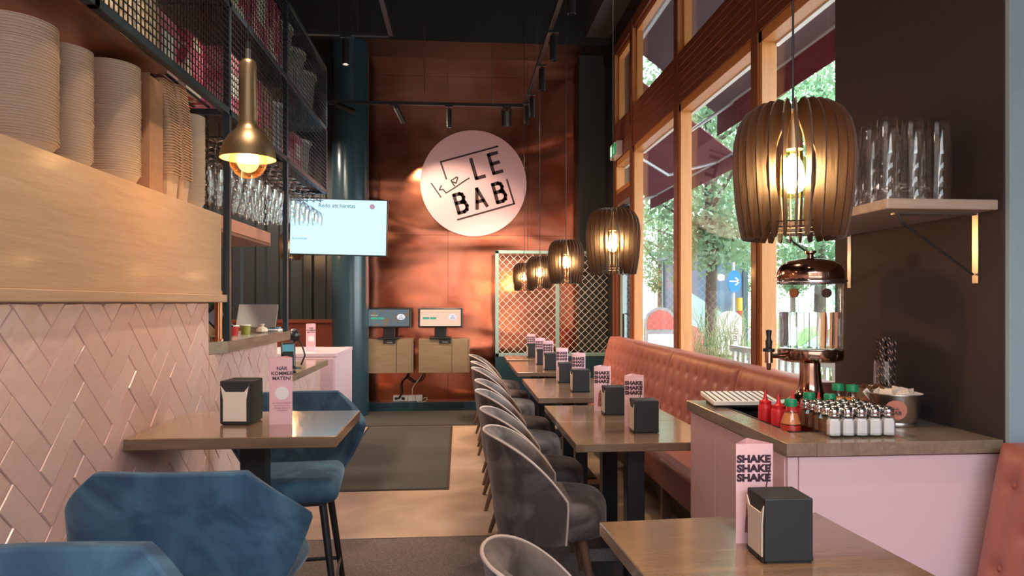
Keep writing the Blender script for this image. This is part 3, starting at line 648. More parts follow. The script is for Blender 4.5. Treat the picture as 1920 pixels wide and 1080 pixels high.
ke.build('script_lettering', INKB, sg)
def letters(shapes, org, sx_, sy_, ang, w):
    mb = MB(); ca, sa = math.cos(ang), math.sin(ang)
    for st in shapes:
        pts = [(org[0] + (a * sx_) * ca + (b * sy_) * sa, org[1] - (a * sx_) * -sa * -1 - (b * sy_) * ca) for a, b in st]
        pts = [(org[0] + a * sx_ * ca - b * sy_ * sa, org[1] - a * sx_ * sa - b * sy_ * ca) for a, b in st]
        stroke(mb, Z(pts), w, -.004, 0)
    return mb
bB = [[(0, 0), (0, 1), (.55, 1), (.78, .93), (.86, .77), (.78, .61), (.55, .54), (0, .54)], [(.55, .54), (.85, .47), (.97, .28), (.85, .08), (.55, 0), (0, 0)]]
ang = math.radians(16)
letters([[(0, 1), (0, 0), (.85, 0)]], (577, 455), 80, 160, ang, .046).build('lettering', INKB, sg)
letters([[(.9, 1), (0, 1), (0, 0), (.9, 0)], [(0, .5), (.82, .5)]], (718, 412), 78, 155, ang, .044).build('lettering', INKB, sg)
letters(bB, (436, 738), 82, 150, ang, .046).build('lettering', INKB, sg)
letters([[(0, 0), (.5, 1), (1, 0)], [(.2, .33), (.8, .33)]], (582, 700), 84, 155, ang, .044).build('lettering', INKB, sg)
letters(bB, (750, 648), 80, 150, ang, .046).build('lettering', INKB, sg)
# ================================================================== MENU SCREEN
tv = thing('menu_screen', 'bright pale blue flat order screen reading Redo att hämtas', 'screen', (-1.262, 7.3, 2.195)); tv.rotation_euler = (0, math.radians(1.2), math.radians(-2))
MB().box(-.505, .505, 0, .05, -.295, .295, .004).build('housing', BLACKP, tv)
MB().box(-.496, .496, -.002, 0, -.284, .286).build('display', glow('display_light_blue', (.46, .76, .93), 1.1), tv)
text('lettering', 'Redo att hämtas', .058, mat('screen_ink', (.03, .05, .06), .6), tv, (-.02, -.0035, .205), bold=.0004)
text('lettering', 'Kommande', .032, MC['screen_ink'], tv, (-.40, -.0035, -.135), bold=.0002)
MB().prism([(.345 + .028 * math.cos(a * PI / 12), .222 + .028 * math.sin(a * PI / 12)) for a in range(24)], -.0035, -.002, 'Y').build('screen_logo', mat('screen_logo_lilac', (.5, .38, .62), .6), tv)
MB().box(-.04, .04, .05, .10, -.1, .1).cyl((0, .09, 0), (-.03, 1.2, .05), .02).build('wall_mount', BLACK, tv)
# ================================================================== ORDER KIOSKS
def cab(label, x0, x1):
    c = thing('wall_cabinet', label, 'cabinet', ((x0 + x1) / 2, 8.80, .515)); w = (x1 - x0) / 2
    MB().box(-w, w, .02, .35, 0, .43, .002).build('body', CABW, c)
    s = w * .30
    MB().box(-w, s - .003, 0, .02, 0, .425, .001).build('door', CABW, c)
    MB().box(s + .003, w - .02, 0, .02, 0, .425, .001).build('door', CABW, c)
    MB().box(w - .016, w, 0, .02, 0, .425, .001).build('side_strip', CABW, c)
    p = MB().box(s - .16, s - .01, -.012, .0, .375, .425, .002).build('receipt_slot', BLACKP, c); MB().box(s - .12, s - .05, -.014, -.012, .385, .395).build('slot_opening', STEEL, p)
    return c
cab('left oak wall cabinet under the darker order screen', -1.190, -.590)
cab('right oak wall cabinet under the lighter order screen', -.520, .125)
def kiosk(label, x, m, lit):
    k = thing('order_screen', label, 'screen', (x, 8.84, .945))
    MB().box(-.14, .14, -.06, .14, .0, .02, .006).box(-.075, .075, .02, .07, .02, .17, .006).build('stand', BLACKP, k)
    s = MB().box(-.283, .283, 0, .04, -.125, .125, .006).build('screen_housing', BLACKP, k, loc=(0, -.01, .27)); s.rotation_euler = (math.radians(-8), 0, 0)
    MB().box(-.258, .258, -.002, 0, -.105, .105).build('display', m, s)
    MB().prism([(.155 + .052 * math.cos(a * PI / 12), .01 + .038 * math.sin(a * PI / 12)) for a in range(24)], -.0035, -.002, 'Y').build('logo_disc', glow('screen_white', (.8, .8, .85), .7), s)
    text('logo_lettering', 'LE\nBAB', .03, INKB, s, (.155, -.004, .012), line=.9)
    MB().box(-.225, -.14, -.0035, -.002, -.02, .006).box(-.132, -.055, -.0035, -.002, -.02, .006).build('green_buttons', glow('screen_green', (.12, .55, .36), .5), s)
    text('screen_lettering', 'Välkommen', .02, glow('screen_white', (1, 1, 1), 1), s, (-.18, -.0035, .025))
    return k
sm, n, l, b = new_mat('dark_food_display'); 
t = n.new('ShaderNodeTexCoord'); vz = n.new('ShaderNodeTexNoise'); vz.inputs['Scale'].default_value = 14; rr = n.new('ShaderNodeValToRGB')
l.new(t.outputs['Object'], vz.inputs[0]); l.new(vz.outputs[0], rr.inputs[0]); l.new(rr.outputs[0], b.inputs['Emission Color']); b.inputs['Emission Strength'].default_value = .6; b.inputs['Base Color'].default_value = (.02, .02, .02, 1); b.inputs['Roughness'].default_value = .15
rr.color_ramp.elements[0].color = (.10, .15, .19, 1); rr.color_ramp.elements[0].position = .5; rr.color_ramp.elements[1].color = (.22, .14, .05, 1); rr.color_ramp.elements[1].position = .64
kiosk('left order screen with a dark display on the oak wall cabinet', -.90, sm, 0)
kiosk('right order screen with a bright peach display on the oak wall cabinet', -.245, glow('peach_display', (.75, .50, .36), .85), 1)
ps = thing('power_strip', 'white row of wall sockets low on the copper wall with cables plugged in', 'power socket', (-.68, 9.12, .15))
for k in range(4): MB().box(-.19 + k * .096, -.098 + k * .096, 0, .03, -.04, .04, .004).build('socket', WHITE, ps)
for k in range(2): MB().box(-.17 + k * .09, -.13 + k * .09, -.02, 0, -.015, .015, .004).build('plug', BLACKP, ps)
def cable(label, pts, m, r=.006):
    cu = []
    P = [Vector(p) for p in pts]; P = [P[0]] + P + [P[-1]]
    for i in range(1, len(P) - 2):
        for k in range(8):
            t = k / 8; a, b_, c, d = P[i - 1:i + 3]
            cu.append(.5 * ((2 * b_) + (c - a) * t + (2 * a - 5 * b_ + 4 * c - d) * t * t + (3 * b_ - a - 3 * c + d) * t ** 3))
    cu.append(P[-1]); o = MB().tube(cu, r, 8).build('cable', m, None, 60); tag(o, label, 'cable', 'cables under the wall cabinets')
cable('thick black cable bundle from the left cabinet to the socket strip', [(-.66, 9.0, .53), (-.68, 9.05, .45), (-.76, 9.10, .35), (-.76, 9.09, .22), (-.80, 9.10, .15)], BLACKP, .012)
cable('thin black cable looping down from the right cabinet', [(-.46, 9.0, .53), (-.50, 9.08, .42), (-.58, 9.1, .37), (-.68, 9.08, .45)], BLACKP)
cable('second thin black cable sagging below the cabinets', [(-.44, 9.02, .53), (-.48, 9.1, .40), (-.60, 9.12, .36), (-.70, 9.1, .42), (-.76, 9.10, .36)], BLACKP, .005)
cable('white cable rising from the socket strip to the cabinets', [(-.62, 9.1, .18), (-.61, 9.08, .30), (-.52, 9.08, .42), (-.46, 9.05, .53)], WHITE, .005)
cable('white cable curling under the socket strip', [(-.60, 9.09, .14), (-.52, 9.06, .105), (-.44, 9.07, .125), (-.43, 9.1, .16), (-.48, 9.1, .15)], WHITE, .005)
# ================================================================== TRELLIS
tl = thing('trellis', 'sage green framed trellis with white diamond mesh at the end of the tables', 'trellis', (.45, 8.72, 0))
f = MB()
for x in (0, .775, 1.50): f.box(x, x + .045, 0, .045, .72, 2.07, .003)
f.box(0, 1.545, 0, .045, 2.03, 2.07, .003).box(0, 1.545, 0, .045, .72, .765, .003)
f.build('frame', TRELT, tl)
MB().box(0, 1.545, .005, .04, 0, .72, .002).build('lower_panel', TEAL, tl)
def lattice(x0, x1, z0, z1, cell, w, y0):
    mb = MB(); 
    for sg_ in (1, -1):
        c = -6
        while c < 6:
            # line z = sg*(x-x0) + c
            pts = []
            for x_ in (x0, x1):
                z = sg_ * (x_ - x0) * 1.0 + c
                if z0 <= z <= z1: pts.append((x_, z))
            for z_ in (z0, z1):
                x_ = x0 + (z_ - c) / sg_
                if x0 < x_ < x1: pts.append((x_, z_))
            if len(pts) >= 2 and (Vector(pts[0]) - Vector(pts[1])).length > .02: mb.cyl((pts[0][0], y0 + (.003 if sg_ > 0 else -.003), pts[0][1]), (pts[1][0], y0 + (.003 if sg_ > 0 else -.003), pts[1][1]), w, n=6)
            c += cell
    return mb
WIRE = mat('pale_mesh_wire', (.62, .60, .56), .4)
lattice(.045, .775, .765, 2.03, .096, .0036, .022).build('diamond_mesh', WIRE, tl)
lattice(.82, 1.50, .765, 2.03, .096, .0036, .022).build('diamond_mesh', WIRE, tl)
# ================================================================== PINK CABINET BEYOND THE COUNTER
pc = thing('pink_cabinet', 'tall pale pink cabinet standing past the end of the service counter', 'cabinet', (-1.44, 6.12, 0))
MB().box(-.36, .36, 0, .9, 0, .93, .003).build('body', PINK, pc); MB().box(-.365, .365, -.005, .905, .932, .965, .003).build('top', PINK, pc); MB().box(.06, .34, -.012, 0, .03, .92, .002).build('door', PINKD, pc)
# ================================================================== MESH FRONTED HANGING RACK
rk = thing('hanging_rack', 'black steel rack with wire mesh front hanging above the service counter', 'rack', (-1.1, 0, 0))
YV = [.0, 1.1, 2.17, 3.39, 4.50, 5.80]
def bar(x0, x1, y0, y1, z0, z1, lb='frame_bar', m=BLUEST): return MB().box(x0, x1, y0, y1, z0, z1, .0015, 1).build(lb, m, rk)
for z in (2.31, 2.83, 3.33):
    for x_ in (-.03, -.56): bar(x_, x_ + .03, 0, 5.83, z, z + .03)
for i, y in enumerate(YV):
    zb = 1.225 if i in (3, 4) else 2.31
    bar(-.03, 0, y, y + .03, zb, 3.36, 'post'); bar(-.56, -.53, y, y + .03, zb if i in (3, 4) else 2.31, 3.36, 'post')
    for z in (2.31, 2.83, 3.33): bar(-.53, -.03, y, y + .03, z, z + .025, 'cross_bar')
def mesh_panel(a0, a1, z0, z1, ax='Y', pos=0, cell=.031):
    mb = MB(); k = a0
    w = .0018
    while k <= a1:
        if ax == 'Y': mb.box(pos - w, pos + w, k - w, k + w, z0, z1)
        else: mb.box(k - w, k + w, pos - w, pos + w, z0, z1)
        k += cell
    k = z0
    while k <= z1:
        if ax == 'Y': mb.box(pos, pos + 2 * w, a0, a1, k - w, k + w)
        else: mb.box(a0, a1, pos, pos + 2 * w, k - w, k + w)
        k += cell
    return mb
for i in range(1, 5):
    for z0, z1 in ((2.34, 2.83), (2.86, 3.33)): mesh_panel(YV[i] + .03, YV[i + 1], z0, z1, 'Y', -.004).build('wire_mesh', mat('blackened_wire', (.02, .022, .028), .35, .4), rk)
for z0, z1 in ((2.34, 2.83), (2.86, 3.33)): mesh_panel(-.53, -.03, z0, z1, 'X', 5.82).build('wire_mesh', MC['blackened_wire'], rk)
MB().box(-.55, -.03, 0, 2.76, 2.295, 2.31).build('wooden_board', BROWNB, rk)
MB().box(-.53, -.03, 2.2, 5.8, 2.835, 2.85).build('shelf_board', mat('dark_rack_board', (.04, .03, .028), .5), rk)
MB().box(-.53, -.03, 4.53, 5.8, 2.335, 2.345).build('shelf_board', MC['dark_rack_board'], rk)
MB().box(-.53, -.03, 3.42, 4.50, 2.335, 2.345).build('shelf_board', MC['dark_rack_board'], rk)
for k in range(8): MB().box(-.51 + k * .068, -.50 + k * .068, 2.78, 3.39, 2.34, 2.348).build('shelf_slat', BLUEST, rk)
# goods behind the mesh
PKA = mat('pink_printed_carton', (.62, .16, .26), .5, 0, (.80, .42, .50), 9, contrast=(.45, .55))
PKB = mat('magenta_printed_carton', (.55, .05, .13), .5, 0, (.80, .74, .62), 11, contrast=(.48, .56))
GRC = mat('pale_grey_plastic_tub', (.48, .47, .50), .45, 0, (.34, .33, .37), 3)
CRC = mat('cream_paper_sack', (.66, .58, .45), .7, 0, (.52, .44, .32), 6, bump=.4, bscale=12)
TANC = mat('tan_carton', (.42, .28, .15), .7)
def carton(label, x, y, z, w, d, h, m, kind='carton', rz=0):
    t = thing(kind, label, kind.replace('_', ' '), (x, y, z), rz, 'packages stored behind the wire mesh')
    if kind == 'paper_sack':
        def f(u, v):
            a = 2 * PI * u; p = .55; e = 1 - .16 * v ** 3 + .02 * math.sin(9 * a + 5 * v)
            cx, sx = math.cos(a), math.sin(a)
            return (math.copysign(abs(cx) ** p, cx) * w / 2 * e, math.copysign(abs(sx) ** p, sx) * d / 2 * e, v * h)
        MB().grid(f, 40, 12).build('bag', m, t, 60); MB().box(-w * .38, w * .38, -d * .40, d * .40, h * .97, h, .01).build('folded_top', m, t)
    elif kind == 'plastic_tub':
        MB().lathe([(w * .40, 0), (w * .47, h * .9), (w * .5, h * .92), (w * .5, h), (0, h)], 32).build('tub', m, t, 40); MB().lathe([(w * .51, h * .93), (w * .51, h * 1.01), (0, h * 1.01)], 32).build('lid', WHITE, t, 40)
    else:
        MB().box(-w / 2, w / 2, -d / 2, d / 2, 0, h, .004).build('box', m, t); MB().box(-w / 2 - .002, w / 2 + .002, -d * .04, d * .04, h * .985, h + .001).build('tape', KRAFT, t)
        MB().box(w / 2, w / 2 + .0015, -d * .3, d * .3, h * .35, h * .75).build('label_patch', WHITE if m is PKA else PKA, t)
G1, G2 = 2.348, 2.852
carton('cream paper sack at the near end of the lower mesh shelf', -1.33, 2.38, G1, .34, .30, .40, CRC, 'paper_sack')
carton('second cream paper sack on the lower mesh shelf beside a pink carton', -1.33, 2.70, G1, .34, .28, .36, CRC, 'paper_sack', .1)
carton('pink printed carton in the lower mesh shelf next to the cream sacks', -1.36, 2.99, G1, .28, .20, .26, PKA)
carton('magenta and cream carton in the lower mesh shelf just before the post', -1.34, 3.25, G1, .28, .24, .27, PKB)
carton('pink carton in the lower shelf just beyond the tall post', -1.30, 3.62, G1, .30, .30, .32, PKA)
carton('magenta carton in the lower shelf behind the brass lamp', -1.30, 3.96, G1, .30, .28, .34, PKB)
carton('tan cardboard carton on the lower shelf beyond the brass lamp', -1.32, 4.28, G1, .30, .26, .36, TANC)
carton('pale grey tub nearest on the far lower mesh shelf', -1.30, 4.72, G1, .26, .26, .38, GRC, 'plastic_tub')
carton('pink carton between grey tubs on the far lower shelf', -1.30, 5.05, G1, .28, .26, .26, PKA)
carton('pale grey tub at the far end of the lower mesh shelf', -1.30, 5.42, G1, .30, .30, .30, GRC, 'plastic_tub')
carton('magenta carton on the upper mesh shelf near the top of the picture', -1.28, 3.66, G2, .30, .34, .40, PKB)
carton('pink carton on the upper mesh shelf above the brass lamp', -1.28, 4.02, G2, .30, .30, .42, PKA)
carton('magenta and cream carton on the upper shelf before the far post', -1.28, 4.33, G2, .30, .26, .40, PKB)
carton('large grey tub nearest on the far upper mesh shelf', -1.30, 4.76, G2, .34, .34, .42, GRC, 'plastic_tub')
carton('large grey tub in the middle of the far upper mesh shelf', -1.30, 5.14, G2, .34, .34, .38, GRC, 'plastic_tub')
carton('large grey tub at the far end of the upper mesh shelf', -1.30, 5.52, G2, .34, .34, .34, GRC, 'plastic_tub')
# ------------------------------------------------------------------ glass rack and wine glasses
gr = thing('glass_rack', 'black wire rack for stemmed glasses under the far end of the mesh rack', 'glass rack', (-1.36, 4.7, 2.24))
for k in range(9):
    x = -.22 + k * .054
    MB().tube([(x, -1.15, .065), (x, -1.15, 0), (x, 1.10, 0), (x, 1.10, .065)], .0035, 6).build('rail', BLACK, gr)
for k in range(15): MB().tube([(-.24, -1.1 + k * .155, .066), (-.24, -1.1 + k * .155, .01), (.24, -1.1 + k * .155, .01), (.24, -1.1 + k * .155, .066)], .003, 6).build('cross_wire', BLACK, gr)
wg = MB().lathe([(.033, .215), (.034, .212), (.006, .203), (.0038, .195), (.0038, .125), (.009, .117), (.026, .100), (.036, .075), (.038, .05), (.032, 0), (.0305, 0), (.0365, .05), (.0345, .075), (.025, .098), (.008, .115)], 20, cap=False)
wgo = wg.build('wine_glass', GLASS, None, 60); tag(wgo, 'clear stemmed glass hanging upside down in the rack under the mesh shelves', 'wine glass', 'stemmed glasses hanging in the rack')
spots = [(-1.58 + .108 * c + .0, 3.66 + .155 * r) for c in range(5) for r in range(14)]
for i, (x, y) in enumerate(spots):
    o = wgo if i == 0 else wgo.copy()
    if i: COL.objects.link(o)
    o.location = (x + rnd.uniform(-.003, .003), y + rnd.uniform(-.006, .006), 2.034); o.scale = (1.15, 1.15, 1)
# ------------------------------------------------------------------ hanging wooden tray with chains
ty = thing('hanging_tray', 'copper brown wooden tray shelf hanging on chains left of the wine glasses', 'hanging shelf', (-1.36, 3.9, 1.765))
MB().box(-.19, .16, -.55, .55, 0, .018, .002).build('base_board', BROWNB, ty)
CPW = wood('copper_brown_board', (.48, .20, .11), (.38, .15, .08), 'Y', .35, .3)
MB().box(.145, .163, -.55, .55, .018, .085, .001).build('side_board', CPW, ty); MB().box(-.19, -.172, -.55, .55, .018, .085, .001).build('side_board', CPW, ty)
MB().box(-.19, .163, .55, .568, 0, .085, .001).build('end_board', CPW, ty); MB().box(-.19, .163, -.568, -.55, 0, .085, .001).build('end_board', CPW, ty)
for x, y in ((.15, .50), (.15, -.50), (-.17, .50), (-.17, -.50)):
    ch = MB(); z = .085; k = 0
    while z < .54:
        a = .008; pts = [((a * math.cos(t)) * (k % 2 == 0), (a * math.cos(t)) * (k % 2), z + .016 + .018 * math.sin(t)) for t in [j * PI / 5 for j in range(10)]]
        ch.tube([(x + p[0], y + p[1], p[2]) for p in pts], .0022, 5, True); z += .028; k += 1
    ch.build('chain', CHAIN, ty)
# ------------------------------------------------------------------ stacked paper bowls
def bowl_mesh(R, H):
    return MB().lathe([(R * .62, 0), (R * .64, .002), (R * .955, H * .95), (R * .995, H * .955), (R * 1.0, H * .995), (R * .95, H), (R * .62, .006), (0, .006)], 36).mesh('paper_bowl', KRAFT, 40)
def stack(n, R, H, step, x, y, z, lbl, grp, lean=(0, 0)):
    n = round(n * .75); step = step / .75
    me = bowl_mesh(R, H)
    for k in range(n):
        o = bpy.data.objects.new('paper_bowl', me); COL.objects.link(o); o.location = (x + lean[0] * k * step + rnd.gauss(0, .0008), y + lean[1] * k * step + rnd.gauss(0, .0008), z + k * step + rnd.uniform(-.0012, .0012)); o.rotation_euler = (rnd.uniform(-.006, .006), rnd.uniform(-.006, .006), 0)
        tag(o, lbl, 'paper bowl', grp)
ZS = 1.816
stack(54, .108, .055, .0065, -1.275, 2.08, ZS, 'kraft paper bowl in the wide stack at the left edge of the picture', 'wide stack of paper bowls')
stack(55, .088, .05, .0065, -1.262, 2.29, ZS, 'kraft paper bowl in the second, slimmer stack from the left', 'second stack of paper bowls')
stack(61, .097, .06, .0065, -1.262, 2.60, ZS, 'kraft paper bowl in the third stack, left of the brown cardboard box', 'third stack of paper bowls')
stack(62, .082, .05, .0065, -1.245, 3.24, ZS, 'kraft paper bowl in the farthest stack, right of the folded boxes', 'farthest stack of paper bowls')
kb = thing('cardboard_box', 'brown open cardboard box standing between the bowl stacks and the nested trays', 'cardboard box', (-1.30, 2.80, ZS), .0)
MB().box(-.12, .11, -.055, .065, 0, .47).build('box', KRAFTB, kb)
MB().prism([(-.12, .47), (.11, .47), (.11, .48), (-.12, .52)], -.055, -.05, 'Y').build('flap', KRAFTB, kb)
def trays(lbl, x, y, n, lean):
    mb = MB(); L = []
    def rr(w, d, c=.014): return [(w - c, -d), (w, -d + c), (w, d - c), (w - c, d), (-w + c, d), (-w, d - c), (-w, -d + c), (-w + c, -d)]
    for w, d, z in ((.034, .034, 0), (.046, .044, .122), (.056, .053, .119), (.057, .054, .123), (.045, .043, .127), (.033, .033, .004)): L.append([mb.bm.verts.new((a, b, z)) for a, b in rr(w, d)])
    mb.bm.faces.new(L[0][::-1]); mb.bm.faces.new(L[-1])
    for a, b in zip(L, L[1:]):
        for k in range(8): mb.bm.faces.new((a[k], a[(k + 1) % 8], b[(k + 1) % 8], b[k]))
    me = mb.mesh('takeaway_tray', KRAFTF, 40)
    for k in range(n):
        o = bpy.data.objects.new('takeaway_tray', me); COL.objects.link(o); o.location = (x - lean * (k / n) ** 3, y + rnd.uniform(-.001, .001), ZS + k * .0115); o.rotation_euler = (rnd.uniform(-.02, .02), -.02 - lean * (k / n) ** 2 * 4, rnd.uniform(-.03, .03))
        tag(o, lbl, 'takeaway tray', 'nested takeaway trays')
trays('fluted kraft takeaway tray nested in the nearer of the two tall tray stacks', -1.215, 2.945, 34, .03)
trays('fluted kraft takeaway tray nested in the farther tray stack beside the last bowls', -1.215, 3.06, 36, .02)
# ------------------------------------------------------------------ things on the service counter
CZ = 1.225
pt = thing('card_terminal', 'black card terminal tilted on its stand at the near end of the upper counter', 'card terminal', (-1.20, 3.55, CZ), .5)
MB().box(-.04, .04, -.05, .05, 0, .012, .003).cyl((0, 0, .01), (0, .0, .05), .01).build('stand', BLACKP, pt)
q = MB().box(-.04, .04, -.015, .015, -.075, .075, .008).build('body', BLACKP, pt, loc=(-.01, 0, .095)); q.rotation_euler = (.2, -.75, 0); MB().box(-.032, .032, -.0165, -.015, .0, .06).build('display', mat('grey_display', (.25, .27, .29), .2), q)
tb = thing('tablet', 'silver backed tablet leaning on a stand on the upper counter', 'tablet', (-1.245, 4.35, CZ))
q = MB().box(-.12, .12, -.006, .006, -.08, .08, .005).build('tablet_body', mat('grey_tablet_back', (.20, .19, .20), .4), tb, loc=(0, 0, .10)); q.rotation_euler = (-.45, 0, 0); MB().prism([(-.05, 0), (.05, 0), (.02, .10), (-.02, .10)], 0, .05, 'Y').build('stand', STEEL, tb)
def tub(lbl, x, y, m, r=.03, h=.055, z=CZ, cat='pot', nm='small_pot'):
    t = thing(nm, lbl, cat, (x, y, z)); MB().lathe([(r * .8, 0), (r, h), (r * .9, h), (r * .7, .01), (0, .01)], 20).build('body', m, t, 40); MB().lathe([(r * 1.03, h * .9), (r * 1.03, h), (0, h * 1.02)], 20).build('lid', mat('red_lid', (.5, .03, .03), .4) if m is WHITE else WHITE, t, 40)
tub('small red pot on the upper counter beside the tablet', -1.27, 3.98, mat('red_pot', (.55, .04, .04), .4))
tub('small green and yellow pot on the upper counter beside the red pot', -1.24, 4.10, mat('green_yellow_pot', (.35, .38, .08), .4))
cr_ = thing('card_reader', 'flat card reader with a blue display at the far end of the upper counter', 'card reader', (-1.165, 4.44, CZ)); MB().box(-.04, .04, -.05, .05, 0, .018, .006).build('body', WHITE, cr_); q = MB().box(-.035, .035, -.03, .03, .018, .028, .004).build('display', mat('blue_glass', (.1, .3, .42), .1), cr_); q.rotation_euler = (.1, 0, 0)
gb = thing('paper_bag', 'crumpled cream paper bag on the upper counter', 'paper bag', (-1.19, 4.26, CZ)); MB().lathe([(.02, 0), (.035, .01), (.03, .03), (.008, .04), (.016, .055), (0, .05)], 9).build('bag', CREAM, gb)
ct = thing('card_terminal', 'black card terminal standing upright on the lower counter', 'card terminal', (-1.17, 4.80, .93), .35)
MB().box(-.05, .05, -.04, .04, 0, .015, .004).box(-.02, .02, -.01, .02, .01, .09).build('stand', BLACKP, ct); q = MB().box(-.045, .045, -.02, .02, -.09, .09, .012).build('body', BLACKP, ct, loc=(0, -.01, .12)); q.rotation_euler = (-.35, 0, 0); MB().box(-.036, .036, -.022, -.02, .02, .07).build('display', MC['blue_glass'], q)
sr = thing('barcode_scanner', 'black scanner with coiled cable on the lower counter behind the card terminal', 'scanner', (-1.20, 5.10, .93)); MB().lathe([(.05, 0), (.05, .01), (.01, .015), (.01, .19)], 20).build('stand', BLACKP, sr, 40); q = MB().sphere((0, 0, .24), .055, (.8, 1, .9)).build('head', BLACKP, sr, 60); MB().tube([(.03, -.02, .22), (.07, -.05, .17), (.09, -.05, .10), (.06, -.04, .03)], .006, 8).build('cable', BLACKP, sr)
hb = thing('potted_herb', 'bushy green herb glimpsed under the end of the panelled ledge', 'plant', (-1.42, 4.0, CZ)); MB().lathe([(.05, 0), (.065, .09), (.06, .09), (.05, .08), (0, .08)], 20).build('pot', TANC, hb, 40)
def leaves(n, c, r, s, sq=(1, 1, 1)):
    mb = MB()
    for k in range(n):
        while 1:
            v = Vector((rnd.uniform(-1, 1), rnd.uniform(-1, 1), rnd.uniform(-1, 1)))
            if v.length < 1: break
        v = v.normalized() * (v.length ** .4); p = Vector(c) + Vector((v.x * sq[0], v.y * sq[1], v.z * sq[2])) * r
        a = Vector((rnd.gauss(0, 1), rnd.gauss(0, 1), rnd.gauss(0, 1))).normalized(); b_ = a.cross(Vector((rnd.gauss(0, 1), rnd.gauss(0, 1), rnd.gauss(0, 1)))).normalized(); L = s * rnd.uniform(.7, 1.3)
        mb.bm.faces.new([mb.bm.verts.new(p + q) for q in (a * L, b_ * L * .45, -a * L, -b_ * L * .45)])
    return mb
HERB = mat('herb_green', (.03, .10, .025), .6, 0, (.06, .17, .04), 30)
leaves(700, (0, 0, .17), .13, .018, (1, 1, .85)).build('foliage', HERB, hb)
cpp = thing('copper_pipe', 'short upright copper pipe at the end of the panelled ledge', 'pipe', (-1.175, 3.46, CZ)); MB().lathe([(.017, 0), (.017, .24), (.013, .24), (.013, .2), (0, .2)], 24).build('pipe', mat('raw_copper_pipe', (.65, .26, .13), .35, 1), cpp, 40); MB().lathe([(.03, 0), (.03, .006), (.017, .008)], 24, cap=False).build('flange', MC['raw_copper_pipe'], cpp, 40)
# ================================================================== PINK SIDEBOARD
sbd = thing('pink_sideboard', 'pale pink condiment sideboard with grey oak top against the dark pillar', 'sideboard', (1.04, 2.14, 0))
MB().box(.012, .73, .005, .92, 0, .915, .002).build('body', PINKD, sbd)
MB().box(.012, .045, -.002, .008, 0, .912, .001).build('corner_post', PINK, sbd); MB().box(.049, .733, -.003, .008, 0, .912, .001).build('end_panel', PINK, sbd)
for k in range(3): MB().box(.006, .012, .012 + k * .302, .31 + k * .302, .02, .912, .001).build('door', PINKD, sbd)
tp = MB(); # worktop with the sunken tray cut out
tp.box(0, .10, -.02, .95, .918, .96, .002, 1).box(.34, .733, -.02, .95, .918, .96, .002, 1).box(.10, .34, -.02, .16, .918, .96).box(.10, .34, .86, .95, .918, .96)
tp.build('worktop', OAKG, sbd)
tq = MB().box(.10, .34, .16, .86, .919, .924).box(.10, .106, .16, .86, .924, .9625).box(.334, .34, .16, .86, .924, .9625).box(.10, .34, .16, .166, .924, .9625).box(.10, .34, .854, .86, .924, .9625)
for k in range(7): tq.box(.106, .334, .25 + k * .08, .255 + k * .08, .924, .94)
tq.build('sunken_tray', mat('dark_tray_steel', (.03, .03, .032), .3, .7), sbd)
SB = .96
# salt and pepper shakers
def make_shaker(fill, nm):
    s = thing(nm, '', nm.split('_')[0] + ' shaker')
    oct_ = lambda r, k=.42: [(r, -r * k), (r, r * k), (r * k, r), (-r * k, r), (-r, r * k), (-r, -r * k), (-r * k, -r), (r * k, -r)]
    mb = MB(); L = []
    for r, z in ((.0195, 0), (.0205, .004), (.0205, .05), (.016, .062), (.0145, .066)): L.append([mb.bm.verts.new((a, b_, z)) for a, b_ in oct_(r, .55)])
    mb.bm.faces.new(L[0][::-1])
    for a, b_ in zip(L, L[1:]):
        for k in range(8): mb.bm.faces.new((a[k], a[(k + 1) % 8], b_[(k + 1) % 8], b_[k]))
    mb.build('glass_body', GLASS, s)
    mb = MB(); mb.prism(oct_(.0182, .55), .003, .051); mb.prism(oct_(.0145, .6), .051, .058); mb.build('contents', fill, s)
    c = MB().lathe([(.0165, .064), (.0178, .066), (.0178, .071), (.0165, .073), (.0178, .075), (.0178, .084), (.0155, .091), (.009, .0955), (0, .097)], 24, cap=False).build('screw_cap', CHROME, s, 40)
    return s
SALT = mat('white_salt', (.88, .89, .92), .8); PEP = mat('ground_pepper', (.20, .10, .05), .9, 0, (.10, .05, .03), 300)
ss = make_shaker(SALT, 'salt_shaker'); pp = make_shaker(PEP, 'pepper_shaker')
for r in range(5):
    for c in range(5):
        loc = (1.248 + c * .0475, 2.215 + r * .0465, SB + .004)
        lb = ('white filled glass salt shaker in the front row, %s from the left' % ORD[c]) if r == 0 else ('brown filled glass pepper shaker, row %s from the front, %s from the left' % (ORD[r], ORD[c]))
        src = ss if r == 0 else pp
        if (r, c) in ((0, 0), (1, 0)): src.location = loc; src['label'] = lb; src['group'] = 'salt and pepper shakers'
        else: dup(src, loc, rnd.uniform(-.08, .08), lb, 'salt and pepper shakers')
at_ = thing('acrylic_tray', 'clear acrylic tray under the salt and pepper shakers', 'tray', (1.215, 2.18, SB)); MB().box(0, .30, 0, .26, 0, .003).box(0, .30, 0, .003, .003, .018).box(0, .003, 0, .26, .003, .018).build('tray', clear('acrylic', (.93, .95, .94), 1.2), at_)
